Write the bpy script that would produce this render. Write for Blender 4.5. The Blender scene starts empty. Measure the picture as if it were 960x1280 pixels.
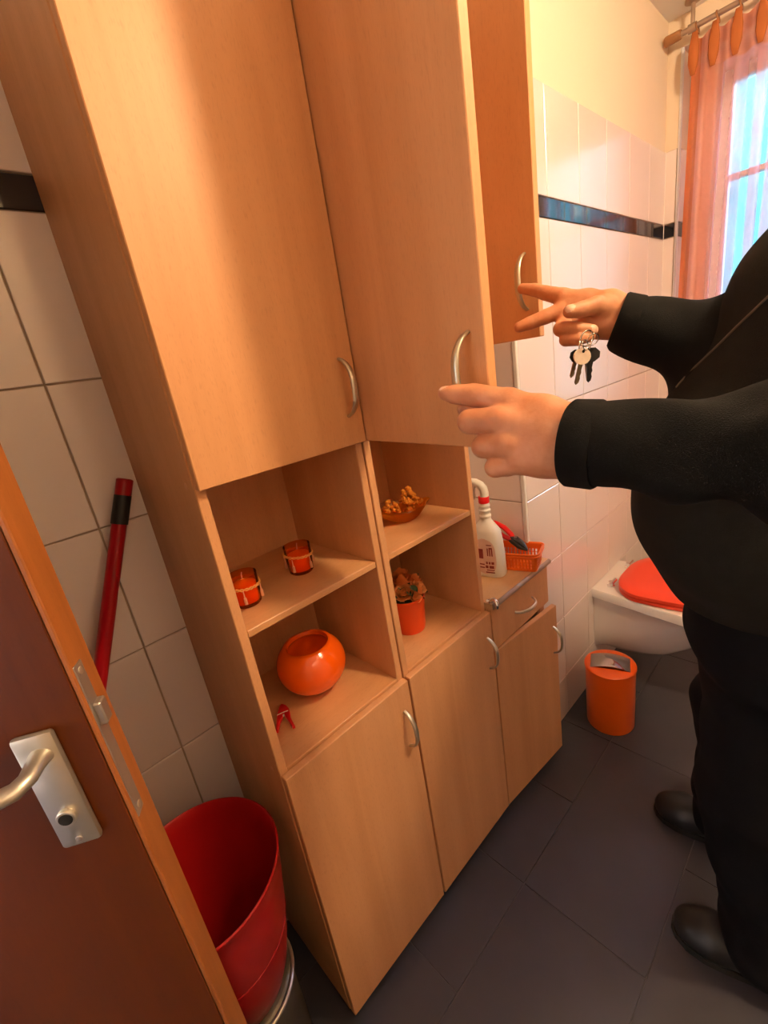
import bpy, bmesh, math, random
import numpy as np
from mathutils import Matrix, Vector
random.seed(7)
PI = math.pi
sc = bpy.context.scene
COL = sc.collection

# ------------------------------------------------------------------ camera
cam_d = bpy.data.cameras.new('camera'); cam = bpy.data.objects.new('camera', cam_d); COL.objects.link(cam)
Rw = ((0.7090016563, -0.6874583817, -0.1572183983),
      (-0.3230389394, -0.1184297177, -0.9389463486),
      (0.6268672068, 0.7165021810, -0.3060425927))      # rows: camera right, down, forward in world axes
M = Matrix(((Rw[0][0], -Rw[1][0], -Rw[2][0], -0.2150),
            (Rw[0][1], -Rw[1][1], -Rw[2][1], -0.6209),
            (Rw[0][2], -Rw[1][2], -Rw[2][2], 1.3814),
            (0, 0, 0, 1)))
cam.matrix_world = M
cam_d.sensor_fit = 'VERTICAL'; cam_d.sensor_height = 24.0
cam_d.lens = 24.0 * 559.5912 / 1280.0
cam_d.clip_start = 0.01
sc.camera = cam

# ------------------------------------------------------------------ world, exposure
w = bpy.data.worlds.new('world'); sc.world = w; w.use_nodes = True
wn = w.node_tree.nodes; wl = w.node_tree.links
bg = wn['Background']
SKY_STRENGTH = 28.0
wtc = wn.new('ShaderNodeTexCoord'); wsep = wn.new('ShaderNodeSeparateXYZ'); wr = wn.new('ShaderNodeValToRGB')
wl.new(wtc.outputs['Generated'], wsep.inputs[0]); wl.new(wsep.outputs['Z'], wr.inputs[0]); wl.new(wr.outputs[0], bg.inputs[0])
wr.color_ramp.elements[0].position = 0.0; wr.color_ramp.elements[0].color = (0.66, 0.78, 1.0, 1)
wr.color_ramp.elements[1].position = 0.6; wr.color_ramp.elements[1].color = (0.64, 0.70, 1.0, 1)
bg.inputs[1].default_value = SKY_STRENGTH
sc.view_settings.view_transform = 'Standard'; sc.view_settings.look = 'None'
sc.view_settings.gamma = 1; sc.view_settings.use_curve_mapping = False
sc.view_settings.exposure = 0.0
LAMP_STRENGTH = 430.0
LAMP_COLOR = (1.0, 0.72, 0.42)

# ------------------------------------------------------------------ helpers
def tag(o, label=None, cat=None, group=None, kind=None):
    if label: o['label'] = label
    if cat: o['category'] = cat
    if group: o['group'] = group
    if kind: o['kind'] = kind
    return o
def thing(name, label, cat, loc, group=None):
    o = bpy.data.objects.new(name, None); COL.objects.link(o); o.location = loc
    o.empty_display_size = 0.05
    return tag(o, label, cat, group)
def wloc(o):
    v = Vector((0, 0, 0))
    while o is not None:
        v = v + o.location; o = o.parent
    return v
def mk(name, bm, mat, parent=None, smooth=False, sharp=None):
    """link bmesh (world coordinates) as one object under parent"""
    if parent is not None:
        bmesh.ops.translate(bm, vec=-wloc(parent), verts=bm.verts)
    me = bpy.data.meshes.new(name); bm.to_mesh(me); bm.free()
    o = bpy.data.objects.new(name, me); COL.objects.link(o)
    for m_ in (mat if isinstance(mat, (list, tuple)) else [mat]): me.materials.append(m_)
    if smooth:
        me.polygons.foreach_set('use_smooth', [True] * len(me.polygons))
        if sharp: me.set_sharp_from_angle(angle=math.radians(sharp))
    if parent is not None: o.parent = parent
    return o
def struct(name, bm, mat, smooth=False):
    return tag(mk(name, bm, mat, None, smooth), kind='structure')
def NB(): return bmesh.new()
def box(bm, x0, x1, y0, y1, z0, z1, bev=0.0, seg=1, mtx=None):
    r = bmesh.ops.create_cube(bm, size=1.0)
    vs = r['verts']
    bmesh.ops.scale(bm, vec=(x1 - x0, y1 - y0, z1 - z0), verts=vs)
    bmesh.ops.translate(bm, vec=((x0 + x1) / 2, (y0 + y1) / 2, (z0 + z1) / 2), verts=vs)
    if bev > 0:
        es = {e for v in vs for e in v.link_edges}
        rb = bmesh.ops.bevel(bm, geom=list(es), offset=bev, segments=seg, affect='EDGES', profile=0.5)
        vs = list({v for f in rb['faces'] for v in f.verts} | {v for v in vs if v.is_valid})
    if mtx is not None: bmesh.ops.transform(bm, matrix=mtx, verts=vs)
    return vs
def frame_at(p, d):
    d = Vector(d).normalized()
    up = Vector((0, 0, 1)) if abs(d.z) < 0.95 else Vector((1, 0, 0))
    a = d.cross(up).normalized(); b = a.cross(d).normalized()
    return a, b
def tube(bm, pts, rad, seg=10, closed=False, flat=1.0, ref=None, caps=True):
    """sweep; rad scalar or list; flat scales along second axis"""
    P = [Vector(p) for p in pts]; n = len(P)
    if not hasattr(rad, '__len__'): rad = [rad] * n
    rings = []; prev = None
    for i in range(n):
        if closed: d = P[(i + 1) % n] - P[i - 1]
        else: d = P[min(i + 1, n - 1)] - P[max(i - 1, 0)]
        d.normalize()
        if prev is None:
            if ref is not None:
                b = Vector(ref); b = (b - d * b.dot(d)).normalized(); a = d.cross(b).normalized()
            else: a, b = frame_at(P[i], d)
        else:
            a = prev - d * prev.dot(d); a.normalize(); b = a.cross(d).normalized()
        prev = a
        rings.append([bm.verts.new(P[i] + a * math.cos(2 * PI * k / seg) * rad[i] + b * math.sin(2 * PI * k / seg) * rad[i] * flat) for k in range(seg)])
    m = n if closed else n - 1
    for i in range(m):
        A = rings[i]; B = rings[(i + 1) % n]
        for k in range(seg):
            bm.faces.new((A[k], A[(k + 1) % seg], B[(k + 1) % seg], B[k]))
    if not closed and caps:
        bm.faces.new(rings[0]); bm.faces.new(list(reversed(rings[-1])))
    return rings
def lathe(bm, prof, c, seg=32, sx=1.0, sy=1.0, rot=0.0, mtx=None):
    """prof: (r,z) list. r=0 endpoints close"""
    rings = []; allv = []
    for r, z in prof:
        if r < 1e-6:
            v = bm.verts.new((c[0], c[1], c[2] + z)); rings.append([v]); allv.append(v)
        else:
            ring = []
            for k in range(seg):
                a = 2 * PI * k / seg + rot
                v = bm.verts.new((c[0] + r * sx * math.cos(a), c[1] + r * sy * math.sin(a), c[2] + z)); ring.append(v)
            rings.append(ring); allv += ring
    for A, B in zip(rings[:-1], rings[1:]):
        if len(A) == 1 and len(B) == 1: continue
        for k in range(seg):
            k2 = (k + 1) % seg
            if len(A) == 1: bm.faces.new((A[0], B[k2], B[k]))
            elif len(B) == 1: bm.faces.new((A[k], A[k2], B[0]))
            else: bm.faces.new((A[k], A[k2], B[k2], B[k]))
    if mtx is not None: bmesh.ops.transform(bm, matrix=mtx, verts=allv)
    return allv
def poly_prism(bm, pts, z0, z1, mtx=None):
    a = [bm.verts.new((x, y, z0)) for x, y in pts]; b = [bm.verts.new((x, y, z1)) for x, y in pts]
    bm.faces.new(list(reversed(a))); bm.faces.new(b)
    n = len(pts)
    for i in range(n): bm.faces.new((a[i], a[(i + 1) % n], b[(i + 1) % n], b[i]))
    if mtx is not None: bmesh.ops.transform(bm, matrix=mtx, verts=a + b)
    return a + b
def grid_surf(bm, f, nu, nv, closed_u=False):
    V = [[bm.verts.new(f(i / nu, j / nv)) for j in range(nv + 1)] for i in range(nu + (0 if closed_u else 1))]
    m = len(V)
    for i in range(nu):
        A = V[i]; B = V[(i + 1) % m]
        for j in range(nv): bm.faces.new((A[j], B[j], B[j + 1], A[j + 1]))
    return V
def copy_thing(o, parent=None):
    c = o.copy(); COL.objects.link(c); c.parent = parent
    for ch in list(o.children): copy_thing(ch, c)
    return c

# ------------------------------------------------------------------ materials
def new_mat(name):
    m = bpy.data.materials.new(name); m.use_nodes = True
    nt = m.node_tree; b = nt.nodes['Principled BSDF']
    return m, nt, b
def plain(name, col, rough=0.5, metal=0.0, spec=0.5, noise=0.0, nscale=20, bump=0.0, bscale=200, coat=0.0, sub=0.0, trans=0.0, ior=1.45):
    m, nt, b = new_mat(name); N = nt.nodes; L = nt.links
    b.inputs['Base Color'].default_value = (*col, 1); b.inputs['Roughness'].default_value = rough
    b.inputs['Metallic'].default_value = metal; b.inputs['Specular IOR Level'].default_value = spec
    b.inputs['IOR'].default_value = ior
    if coat: b.inputs['Coat Weight'].default_value = coat; b.inputs['Coat Roughness'].default_value = 0.1
    if trans: b.inputs['Transmission Weight'].default_value = trans
    if sub:
        b.inputs['Subsurface Weight'].default_value = sub; b.inputs['Subsurface Radius'].default_value = (0.01, 0.004, 0.002); b.inputs['Subsurface Scale'].default_value = 0.5
    tc = N.new('ShaderNodeTexCoord')
    n = N.new('ShaderNodeTexNoise'); n.inputs['Scale'].default_value = nscale; n.inputs['Detail'].default_value = 5
    L.new(tc.outputs['Object'], n.inputs['Vector'])
    if noise:
        mx = N.new('ShaderNodeMix'); mx.data_type = 'RGBA'
        mx.inputs[6].default_value = (*[max(0, c * (1 - noise)) for c in col], 1); mx.inputs[7].default_value = (*[min(1, c * (1 + noise)) for c in col], 1)
        L.new(n.outputs['Fac'], mx.inputs[0]); L.new(mx.outputs[2], b.inputs['Base Color'])
    if bump:
        n2 = N.new('ShaderNodeTexNoise'); n2.inputs['Scale'].default_value = bscale; n2.inputs['Detail'].default_value = 3
        L.new(tc.outputs['Object'], n2.inputs['Vector'])
        bp = N.new('ShaderNodeBump'); bp.inputs['Strength'].default_value = bump; bp.inputs['Distance'].default_value = 0.002
        L.new(n2.outputs['Fac'], bp.inputs['Height']); L.new(bp.outputs[0], b.inputs['Normal'])
    return m
def wood(name, c0, c1, axis='z', rough=0.4, sc_=1.0, fleck=0.5, coat=0.0):
    m, nt, b = new_mat(name); N = nt.nodes; L = nt.links
    tc = N.new('ShaderNodeTexCoord'); mp = N.new('ShaderNodeMapping')
    L.new(tc.outputs['Object'], mp.inputs[0])
    s = {'z': (14, 14, 1.0), 'x': (1.0, 14, 14), 'y': (14, 1.0, 14)}[axis]
    mp.inputs['Scale'].default_value = tuple(v * sc_ for v in s)
    n = N.new('ShaderNodeTexNoise'); n.inputs['Scale'].default_value = 1.0; n.inputs['Detail'].default_value = 6; n.inputs['Roughness'].default_value = 0.6
    n.inputs['Distortion'].default_value = 0.6
    L.new(mp.outputs[0], n.inputs['Vector'])
    mp2 = N.new('ShaderNodeMapping'); L.new(tc.outputs['Object'], mp2.inputs[0])
    mp2.inputs['Scale'].default_value = tuple(v * sc_ * (34 if v > 2 else 90) for v in s)
    n2 = N.new('ShaderNodeTexNoise'); n2.inputs['Scale'].default_value = 1.0; n2.inputs['Detail'].default_value = 2
    L.new(mp2.outputs[0], n2.inputs['Vector'])
    r = N.new('ShaderNodeValToRGB'); r.color_ramp.elements[0].position = 0.35; r.color_ramp.elements[1].position = 0.68
    r.color_ramp.elements[0].color = (*c0, 1); r.color_ramp.elements[1].color = (*c1, 1)
    L.new(n.outputs['Fac'], r.inputs[0])
    r2 = N.new('ShaderNodeValToRGB'); r2.color_ramp.elements[0].position = 0.55; r2.color_ramp.elements[1].position = 0.75
    r2.color_ramp.elements[0].color = (1, 1, 1, 1); r2.color_ramp.elements[1].color = (0.80, 0.76, 0.72, 1)
    L.new(n2.outputs['Fac'], r2.inputs[0])
    mx = N.new('ShaderNodeMix'); mx.data_type = 'RGBA'; mx.blend_type = 'MULTIPLY'; mx.inputs[0].default_value = fleck
    L.new(r.outputs[0], mx.inputs[6]); L.new(r2.outputs[0], mx.inputs[7]); L.new(mx.outputs[2], b.inputs['Base Color'])
    b.inputs['Roughness'].default_value = rough
    if coat: b.inputs['Coat Weight'].default_value = coat; b.inputs['Coat Roughness'].default_value = 0.15
    return m
BE0, BE1 = (0.61, 0.295, 0.125), (0.70, 0.355, 0.165)
M_beech = wood('beech_upright', BE0, BE1, 'z', 0.50)
M_beech_x = wood('beech_lengthwise', (0.63, 0.31, 0.130), (0.71, 0.37, 0.175), 'x', 0.36)
M_edge = wood('beech_edge_band', (0.66, 0.335, 0.175), (0.72, 0.38, 0.21), 'z', 0.45, 1.0, 0.2)
M_top = wood('beech_worktop', (0.62, 0.36, 0.18), (0.70, 0.42, 0.22), 'x', 0.3)
M_mahog = wood('mahogany_veneer', (0.080, 0.0150, 0.0012), (0.120, 0.0260, 0.0020), 'z', 0.42, 0.6, 0.4, 0.0)
M_mahog.node_tree.nodes['Principled BSDF'].inputs['Specular IOR Level'].default_value = 0.28
M_lip = wood('orange_oak_edge', (0.26, 0.075, 0.014), (0.38, 0.125, 0.028), 'z', 0.35, 1.6, 0.6, 0.3)
M_tile = plain('cream_glazed_tile', (0.82, 0.72, 0.70), 0.16, spec=0.6, noise=0.02, nscale=3, ior=1.75)
M_tile_blk = plain('black_glazed_tile', (0.010, 0.010, 0.018), 0.06, spec=0.7)
M_grout = plain('grout', (0.40, 0.30, 0.22), 0.9, noise=0.15, bump=0.3)
M_trimw = plain('white_corner_strip', (0.80, 0.77, 0.74), 0.35)
M_plaster = plain('cream_plaster', (0.83, 0.70, 0.55), 0.85, noise=0.03, nscale=4, bump=0.15, bscale=120)
M_ceil = plain('white_ceiling_paint', (0.80, 0.78, 0.74), 0.9, bump=0.1, bscale=90)
M_floor = plain('slate_floor_tile', (0.048, 0.046, 0.062), 0.38, spec=0.5, noise=0.22, nscale=7, bump=0.15, bscale=60)
M_floorgrout = plain('grey_floor_grout', (0.12, 0.11, 0.12), 0.9, noise=0.1)
M_nickel = plain('brushed_champagne_metal', (0.58, 0.54, 0.44), 0.34, metal=0.9, noise=0.05, nscale=60)
M_lever = plain('satin_aluminium', (0.60, 0.57, 0.50), 0.36, metal=0.85, noise=0.05, nscale=80)
M_chrome = plain('chrome', (0.85, 0.85, 0.86), 0.06, metal=1.0)
M_steel = plain('dull_steel', (0.42, 0.38, 0.35), 0.4, metal=0.8, noise=0.1)
M_black = plain('black_plastic', (0.012, 0.012, 0.012), 0.45)
M_darkhole = plain('dark_recess', (0.01, 0.008, 0.006), 0.9)
M_foot = plain('grey_plastic', (0.33, 0.31, 0.30), 0.5)
M_red = plain('red_plastic', (0.34, 0.006, 0.006), 0.32, noise=0.05, nscale=9, bump=0.03, bscale=30)
M_redpole = plain('dark_red_lacquer', (0.36, 0.004, 0.010), 0.3)
M_redclip = plain('bright_red_plastic', (0.70, 0.012, 0.015), 0.28)
M_orange = plain('orange_lacquer', (0.92, 0.125, 0.004), 0.28, coat=0.4)
M_orangeb = plain('glossy_orange_glaze', (0.95, 0.120, 0.003), 0.16, coat=0.6, noise=0.03, nscale=30)
M_orangepot = plain('orange_enamel', (0.82, 0.080, 0.012), 0.3, noise=0.06, nscale=12)
M_basket = plain('orange_basket_plastic', (0.92, 0.17, 0.015), 0.35)
M_seat = plain('coral_red_lid_plastic', (0.82, 0.065, 0.025), 0.3)
M_ceramic = plain('white_ceramic', (0.80, 0.75, 0.72), 0.08, spec=0.6, noise=0.01)
M_white = plain('white_plastic', (0.80, 0.77, 0.72), 0.3)
M_winframe = plain('white_window_paint', (0.80, 0.82, 0.86), 0.35)
M_shirt = plain('black_jersey_fabric', (0.0062, 0.006, 0.0058), 0.85, spec=0.14, noise=0.2, nscale=40, bump=0.5, bscale=900)
M_vest = plain('charcoal_fleece_fabric', (0.017, 0.0155, 0.013), 0.95, spec=0.1, noise=0.2, nscale=60, bump=0.5, bscale=700)
M_trouser = plain('black_trouser_fabric', (0.005, 0.005, 0.0065), 0.9, spec=0.12, noise=0.2, nscale=30, bump=0.3, bscale=600)
M_shoe = plain('black_leather', (0.014, 0.014, 0.015), 0.42, noise=0.2, nscale=40)
M_sole = plain('black_rubber', (0.008, 0.008, 0.008), 0.8)
M_hair = plain('dark_hair', (0.03, 0.02, 0.012), 0.6, noise=0.3, nscale=150, bump=0.6, bscale=400)
M_eye = plain('eye_white', (0.8, 0.78, 0.75), 0.2)
M_nail = plain('fingernail', (0.72, 0.42, 0.30), 0.28)
M_wax = plain('orange_wax', (1.0, 0.34, 0.02), 0.5, sub=0.3)
M_braid = plain('gold_braid', (0.85, 0.42, 0.10), 0.5, noise=0.2, nscale=300)
M_tassel = plain('pink_beige_thread', (0.72, 0.34, 0.18), 0.6)
M_petal = plain('peach_orange_petal', (0.92, 0.22, 0.05), 0.6, noise=0.4, nscale=25)
M_petal2 = plain('pale_peach_petal', (0.98, 0.37, 0.12), 0.6, noise=0.25, nscale=25)
M_leaf = plain('dull_green_leaf', (0.055, 0.085, 0.035), 0.5, noise=0.4, nscale=30)
M_rodw = plain('brown_wood_rod', (0.34, 0.15, 0.06), 0.45, noise=0.2)
M_rodm = plain('brushed_rod_metal', (0.45, 0.33, 0.26), 0.35, metal=0.6)
M_hedge = plain('blue_green_foliage', (0.014, 0.118, 0.130), 0.7, noise=0.55, nscale=9)
M_bark = plain('dark_bark', (0.05, 0.035, 0.03), 0.9)
M_grass = plain('lawn_green', (0.03, 0.12, 0.08), 0.9, noise=0.3)
M_keyplast = plain('worn_white_key_head', (0.78, 0.62, 0.50), 0.5, noise=0.15, nscale=90)

def glass_mat(name, col, rough=0.02, clear=0.55, ior=1.5):
    m, nt, b = new_mat(name); N = nt.nodes; L = nt.links
    N.remove(b); out = N['Material Output']
    tr = N.new('ShaderNodeBsdfTransparent'); tr.inputs[0].default_value = (*col, 1)
    gl = N.new('ShaderNodeBsdfGlossy'); gl.inputs[1].default_value = rough if rough else 0.02
    tl = N.new('ShaderNodeBsdfTranslucent'); tl.inputs[0].default_value = (*col, 1)
    mx0 = N.new('ShaderNodeMixShader'); mx0.inputs[0].default_value = 1 - clear
    L.new(tr.outputs[0], mx0.inputs[1]); L.new(tl.outputs[0], mx0.inputs[2])
    fr = N.new('ShaderNodeFresnel'); fr.inputs[0].default_value = ior
    mx = N.new('ShaderNodeMixShader'); L.new(fr.outputs[0], mx.inputs[0]); L.new(mx0.outputs[0], mx.inputs[1]); L.new(gl.outputs[0], mx.inputs[2])
    L.new(mx.outputs[0], out.inputs[0])
    return m
M_pane = glass_mat('window_glass', (0.94, 0.98, 0.98), 0.02, 1.0)
M_amber = glass_mat('amber_glass', (1.0, 0.56, 0.12), 0.10, 0.35, 1.25)
M_redglass = glass_mat('red_amber_glass', (1.0, 0.62, 0.26), 0.03, 0.86, 1.15)
M_bead = plain('amber_glass_beads', (0.95, 0.36, 0.05), 0.12, trans=0.35, coat=0.6)

def curtain_mat():
    m, nt, b = new_mat('orange_striped_voile'); N = nt.nodes; L = nt.links
    N.remove(b); out = N['Material Output']
    tc = N.new('ShaderNodeTexCoord'); sp = N.new('ShaderNodeSeparateXYZ')
    at = N.new('ShaderNodeUVMap'); L.new(at.outputs[0], sp.inputs[0])
    # stripes across the cloth width (uv.x in metres)
    ramp = N.new('ShaderNodeValToRGB'); ramp.color_ramp.interpolation = 'LINEAR'
    cr = ramp.color_ramp
    # value = opacity
    stops = [(0.0, 0.88), (0.03, 0.78), (0.100, 0.72), (0.108, 0.30), (0.128, 0.30), (0.134, 0.62), (0.172, 0.56), (0.178, 0.06), (0.190, 0.06),
             (0.196, 0.64), (0.222, 0.56), (0.228, 0.05), (0.246, 0.05), (0.252, 0.60), (0.285, 0.55), (0.290, 0.05), (0.306, 0.05), (0.312, 0.62), (0.345, 0.56), (0.350, 0.06)]
    while len(cr.elements) < len(stops): cr.elements.new(0.5)
    for e, (p, v) in zip(cr.elements, stops): e.position = p; e.color = (v, v, v, 1)
    # repeat beyond 0.49
    rep = N.new('ShaderNodeMath'); rep.operation = 'PINGPONG'; rep.inputs[1].default_value = 0.36
    L.new(sp.outputs[0], rep.inputs[0])
    first = N.new('ShaderNodeMath'); first.operation = 'LESS_THAN'; first.inputs[1].default_value = 0.49
    L.new(rep.outputs[0], ramp.inputs[0])
    # header tape at the top : uv.y is metres below top
    hd = N.new('ShaderNodeMapRange'); hd.inputs[1].default_value = 0.10; hd.inputs[2].default_value = 0.18; hd.inputs[3].default_value = 0.80; hd.inputs[4].default_value = 0.0
    L.new(sp.outputs[1], hd.inputs[0])
    mxm = N.new('ShaderNodeMath'); mxm.operation = 'MAXIMUM'; L.new(hd.outputs[0], mxm.inputs[0]); L.new(ramp.outputs[0], mxm.inputs[1])
    # weave speckle
    n = N.new('ShaderNodeTexNoise'); n.inputs['Scale'].default_value = 60; L.new(tc.outputs['Object'], n.inputs['Vector'])
    ad = N.new('ShaderNodeMath'); ad.operation = 'MULTIPLY_ADD'; ad.inputs[1].default_value = 0.10; ad.inputs[2].default_value = -0.05
    L.new(n.outputs['Fac'], ad.inputs[0])
    sm = N.new('ShaderNodeMath'); sm.operation = 'ADD'; sm.use_clamp = True; L.new(mxm.outputs[0], sm.inputs[0]); L.new(ad.outputs[0], sm.inputs[1])
    tr = N.new('ShaderNodeBsdfTransparent'); tr.inputs[0].default_value = (1, 0.93, 0.90, 1)
    # dense cloth is orange, thin satin stripes are dusty pink
    cm = N.new('ShaderNodeMix'); cm.data_type = 'RGBA'; cm.inputs[6].default_value = (0.84, 0.46, 0.52, 1); cm.inputs[7].default_value = (0.84, 0.36, 0.24, 1)
    mr = N.new('ShaderNodeMapRange'); mr.inputs[1].default_value = 0.66; mr.inputs[2].default_value = 0.74; L.new(mxm.outputs[0], mr.inputs[0]); L.new(mr.outputs[0], cm.inputs[0])
    hm = N.new('ShaderNodeMath'); hm.operation = 'LESS_THAN'; hm.inputs[1].default_value = 0.026; L.new(sp.outputs[0], hm.inputs[0])
    cm2 = N.new('ShaderNodeMix'); cm2.data_type = 'RGBA'; cm2.inputs[7].default_value = (0.72, 0.22, 0.08, 1); L.new(hm.outputs[0], cm2.inputs[0]); L.new(cm.outputs[2], cm2.inputs[6]); cm = cm2
    df = N.new('ShaderNodeBsdfDiffuse'); tl = N.new('ShaderNodeBsdfTranslucent')
    L.new(cm.outputs[2], df.inputs[0]); L.new(cm.outputs[2], tl.inputs[0])
    mA = N.new('ShaderNodeMixShader'); mA.inputs[0].default_value = 0.5; L.new(df.outputs[0], mA.inputs[1]); L.new(tl.outputs[0], mA.inputs[2])
    mB = N.new('ShaderNodeMixShader'); L.new(sm.outputs[0], mB.inputs[0]); L.new(tr.outputs[0], mB.inputs[1]); L.new(mA.outputs[0], mB.inputs[2])
    L.new(mB.outputs[0], out.inputs[0])
    return m
M_curtain = curtain_mat()

def skin_mat():
    m, nt, b = new_mat('skin'); N = nt.nodes; L = nt.links
    tc = N.new('ShaderNodeTexCoord')
    n = N.new('ShaderNodeTexNoise'); n.inputs['Scale'].default_value = 38; n.inputs['Detail'].default_value = 6; L.new(tc.outputs['Object'], n.inputs['Vector'])
    r = N.new('ShaderNodeValToRGB'); r.color_ramp.elements[0].position = 0.35; r.color_ramp.elements[1].position = 0.7
    r.color_ramp.elements[0].color = (0.50, 0.195, 0.092, 1); r.color_ramp.elements[1].color = (0.61, 0.275, 0.150, 1)
    L.new(n.outputs['Fac'], r.inputs[0]); L.new(r.outputs[0], b.inputs['Base Color'])
    b.inputs['Roughness'].default_value = 0.48; b.inputs['Specular IOR Level'].default_value = 0.35
    b.inputs['Subsurface Weight'].default_value = 0.15; b.inputs['Subsurface Radius'].default_value = (0.012, 0.004, 0.002); b.inputs['Subsurface Scale'].default_value = 0.5
    v = N.new('ShaderNodeTexNoise'); v.inputs['Scale'].default_value = 260; v.inputs['Detail'].default_value = 4; L.new(tc.outputs['Object'], v.inputs['Vector'])
    mp = N.new('ShaderNodeMapping'); mp.inputs['Scale'].default_value = (120, 420, 60); L.new(tc.outputs['Object'], mp.inputs[0])
    v2 = N.new('ShaderNodeTexNoise'); v2.inputs['Scale'].default_value = 0.6; L.new(mp.outputs[0], v2.inputs['Vector'])
    ad = N.new('ShaderNodeMath'); ad.operation = 'ADD'; L.new(v.outputs['Fac'], ad.inputs[0]); L.new(v2.outputs['Fac'], ad.inputs[1])
    bp = N.new('ShaderNodeBump'); bp.inputs['Strength'].default_value = 0.35; bp.inputs['Distance'].default_value = 0.0012
    L.new(ad.outputs[0], bp.inputs['Height']); L.new(bp.outputs[0], b.inputs['Normal'])
    return m
M_skin = skin_mat()

# ================================================================== ROOM SHELL
XL, XR = -0.95, 2.129            # door wall, window wall
YW, YC = 0.3080, 0.0485          # wall behind the cabinets, boxed pipe chase face
YR = -1.42                       # opposite wall
XC = 0.925                       # chase corner
ZC_ = 2.396
H, TW, Z1 = 0.2522, 0.2021, 0.1781
ZS0 = Z1 + 6 * H; ZS1 = ZS0 + 0.0506; ZTOP = ZS1 + H
T = 0.0045                       # tile thickness over the grout bed

b = NB(); box(b, XL - .1, XR + .1, YR - .1, YW + .1, -.06, -.003); floor = struct('floor', b, M_floorgrout)
b = NB(); box(b, XL - .1, XR + .1, YR - .1, YW + .1, ZC_, ZC_ + .06); struct('ceiling', b, M_ceil)

def tile_mesh(name, wx, wy, th, mat, bev=0.0012):
    b = NB(); box(b, -wx / 2, wx / 2, -wy / 2, wy / 2, -th / 2, th / 2)
    top = [e for e in b.edges if all(v.co.z > 0 for v in e.verts)]
    bmesh.ops.bevel(b, geom=top, offset=bev, segments=1, affect='EDGES')
    me = bpy.data.meshes.new(name); b.to_mesh(me); b.free(); me.materials.append(mat); return me
_tm = {}
def put_tile(parent, name, wx, wy, th, mat, mtx, bev=0.0012):
    k = (name, round(wx, 4), round(wy, 4), mat.name)
    if k not in _tm: _tm[k] = tile_mesh(name, wx, wy, th, mat, bev)
    o = bpy.data.objects.new(name, _tm[k]); COL.objects.link(o); o.parent = parent; o.matrix_local = mtx
    return o
# floor tiles
ys = [-0.13 + 0.3 * j for j in range(-5, 3)]
for j in range(len(ys) - 1):
    xs = [0.192 + 0.3 * i for i in range(-4, 8)] if j >= 5 else [-.708 - .3 * (j % 2) + 0.6 * i for i in range(-1, 6)]
    for i in range(len(xs) - 1):
        x0, x1 = max(xs[i], XL), min(xs[i + 1], XR); y0, y1 = max(ys[j], YR), min(ys[j + 1], YW)
        if x1 - x0 < .02 or y1 - y0 < .02: continue
        put_tile(floor, 'tile', x1 - x0 - .0022, y1 - y0 - .0022, .004, M_floor, Matrix.Translation(((x0 + x1) / 2, (y0 + y1) / 2, -.002)), .0004)
def wall_tiles(parent, origin, udir, u0, u1, ujoints, zlist, gap=.0030, border=None, skip=None):
    """tiles on a vertical plane through origin, u runs along udir, outward normal = udir x z rotated toward the room"""
    U = Vector(udir); Z = Vector((0, 0, 1)); Nn = U.cross(Z)
    R3 = Matrix((U, Z, Nn)).transposed().to_4x4()
    us = sorted(set([u0] + [u for u in ujoints if u0 + .012 < u < u1 - .012] + [u1]))
    for za, zb in zlist:
        for a, c in zip(us[:-1], us[1:]):
            if skip and skip((a + c) / 2, (za + zb) / 2): continue
            p = Vector(origin) + U * ((a + c) / 2) + Z * ((za + zb) / 2) + Nn * (T / 2)
            put_tile(parent, 'tile', c - a - gap, zb - za - gap, T, M_tile, Matrix.Translation(p) @ R3)
    if border:
        bs = sorted(set([u0] + [u for u in border if u0 + .012 < u < u1 - .012] + [u1]))
        for a, c in zip(bs[:-1], bs[1:]):
            p = Vector(origin) + U * ((a + c) / 2) + Z * ((ZS0 + ZS1) / 2) + Nn * (T / 2)
            if skip and skip((a + c) / 2, 1.71): continue
            put_tile(parent, 'border_tile', c - a - .0022, ZS1 - ZS0 - .0025, T, M_tile_blk, Matrix.Translation(p) @ R3)
rows = [(0.0, Z1)] + [(Z1 + i * H, Z1 + (i + 1) * H) for i in range(6)] + [(ZS1, ZTOP)]
# wall behind the cabinets (grout bed up to the tile line, plaster above)
b = NB(); box(b, XL - .1, XC, YW, YW + .1, -.003, ZTOP); wall_left = struct('wall_left', b, M_grout)
b = NB(); box(b, XL - .1, XC, YW, YW + .1, ZTOP, ZC_); tag(mk('plaster', b, M_plaster, wall_left), label='cream painted plaster above the tiles')
wall_tiles(wall_left, (0, YW, 0), (1, 0, 0), XL, XC, [-0.0834 + TW * i for i in range(-6, 7)], rows, border=[-0.0834 - .05 + .15 * i for i in range(-8, 9)],
           skip=lambda u, z: (0.13 < u < 0.62 and z < 1.9) or (u > .6 and z < .7))
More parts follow.
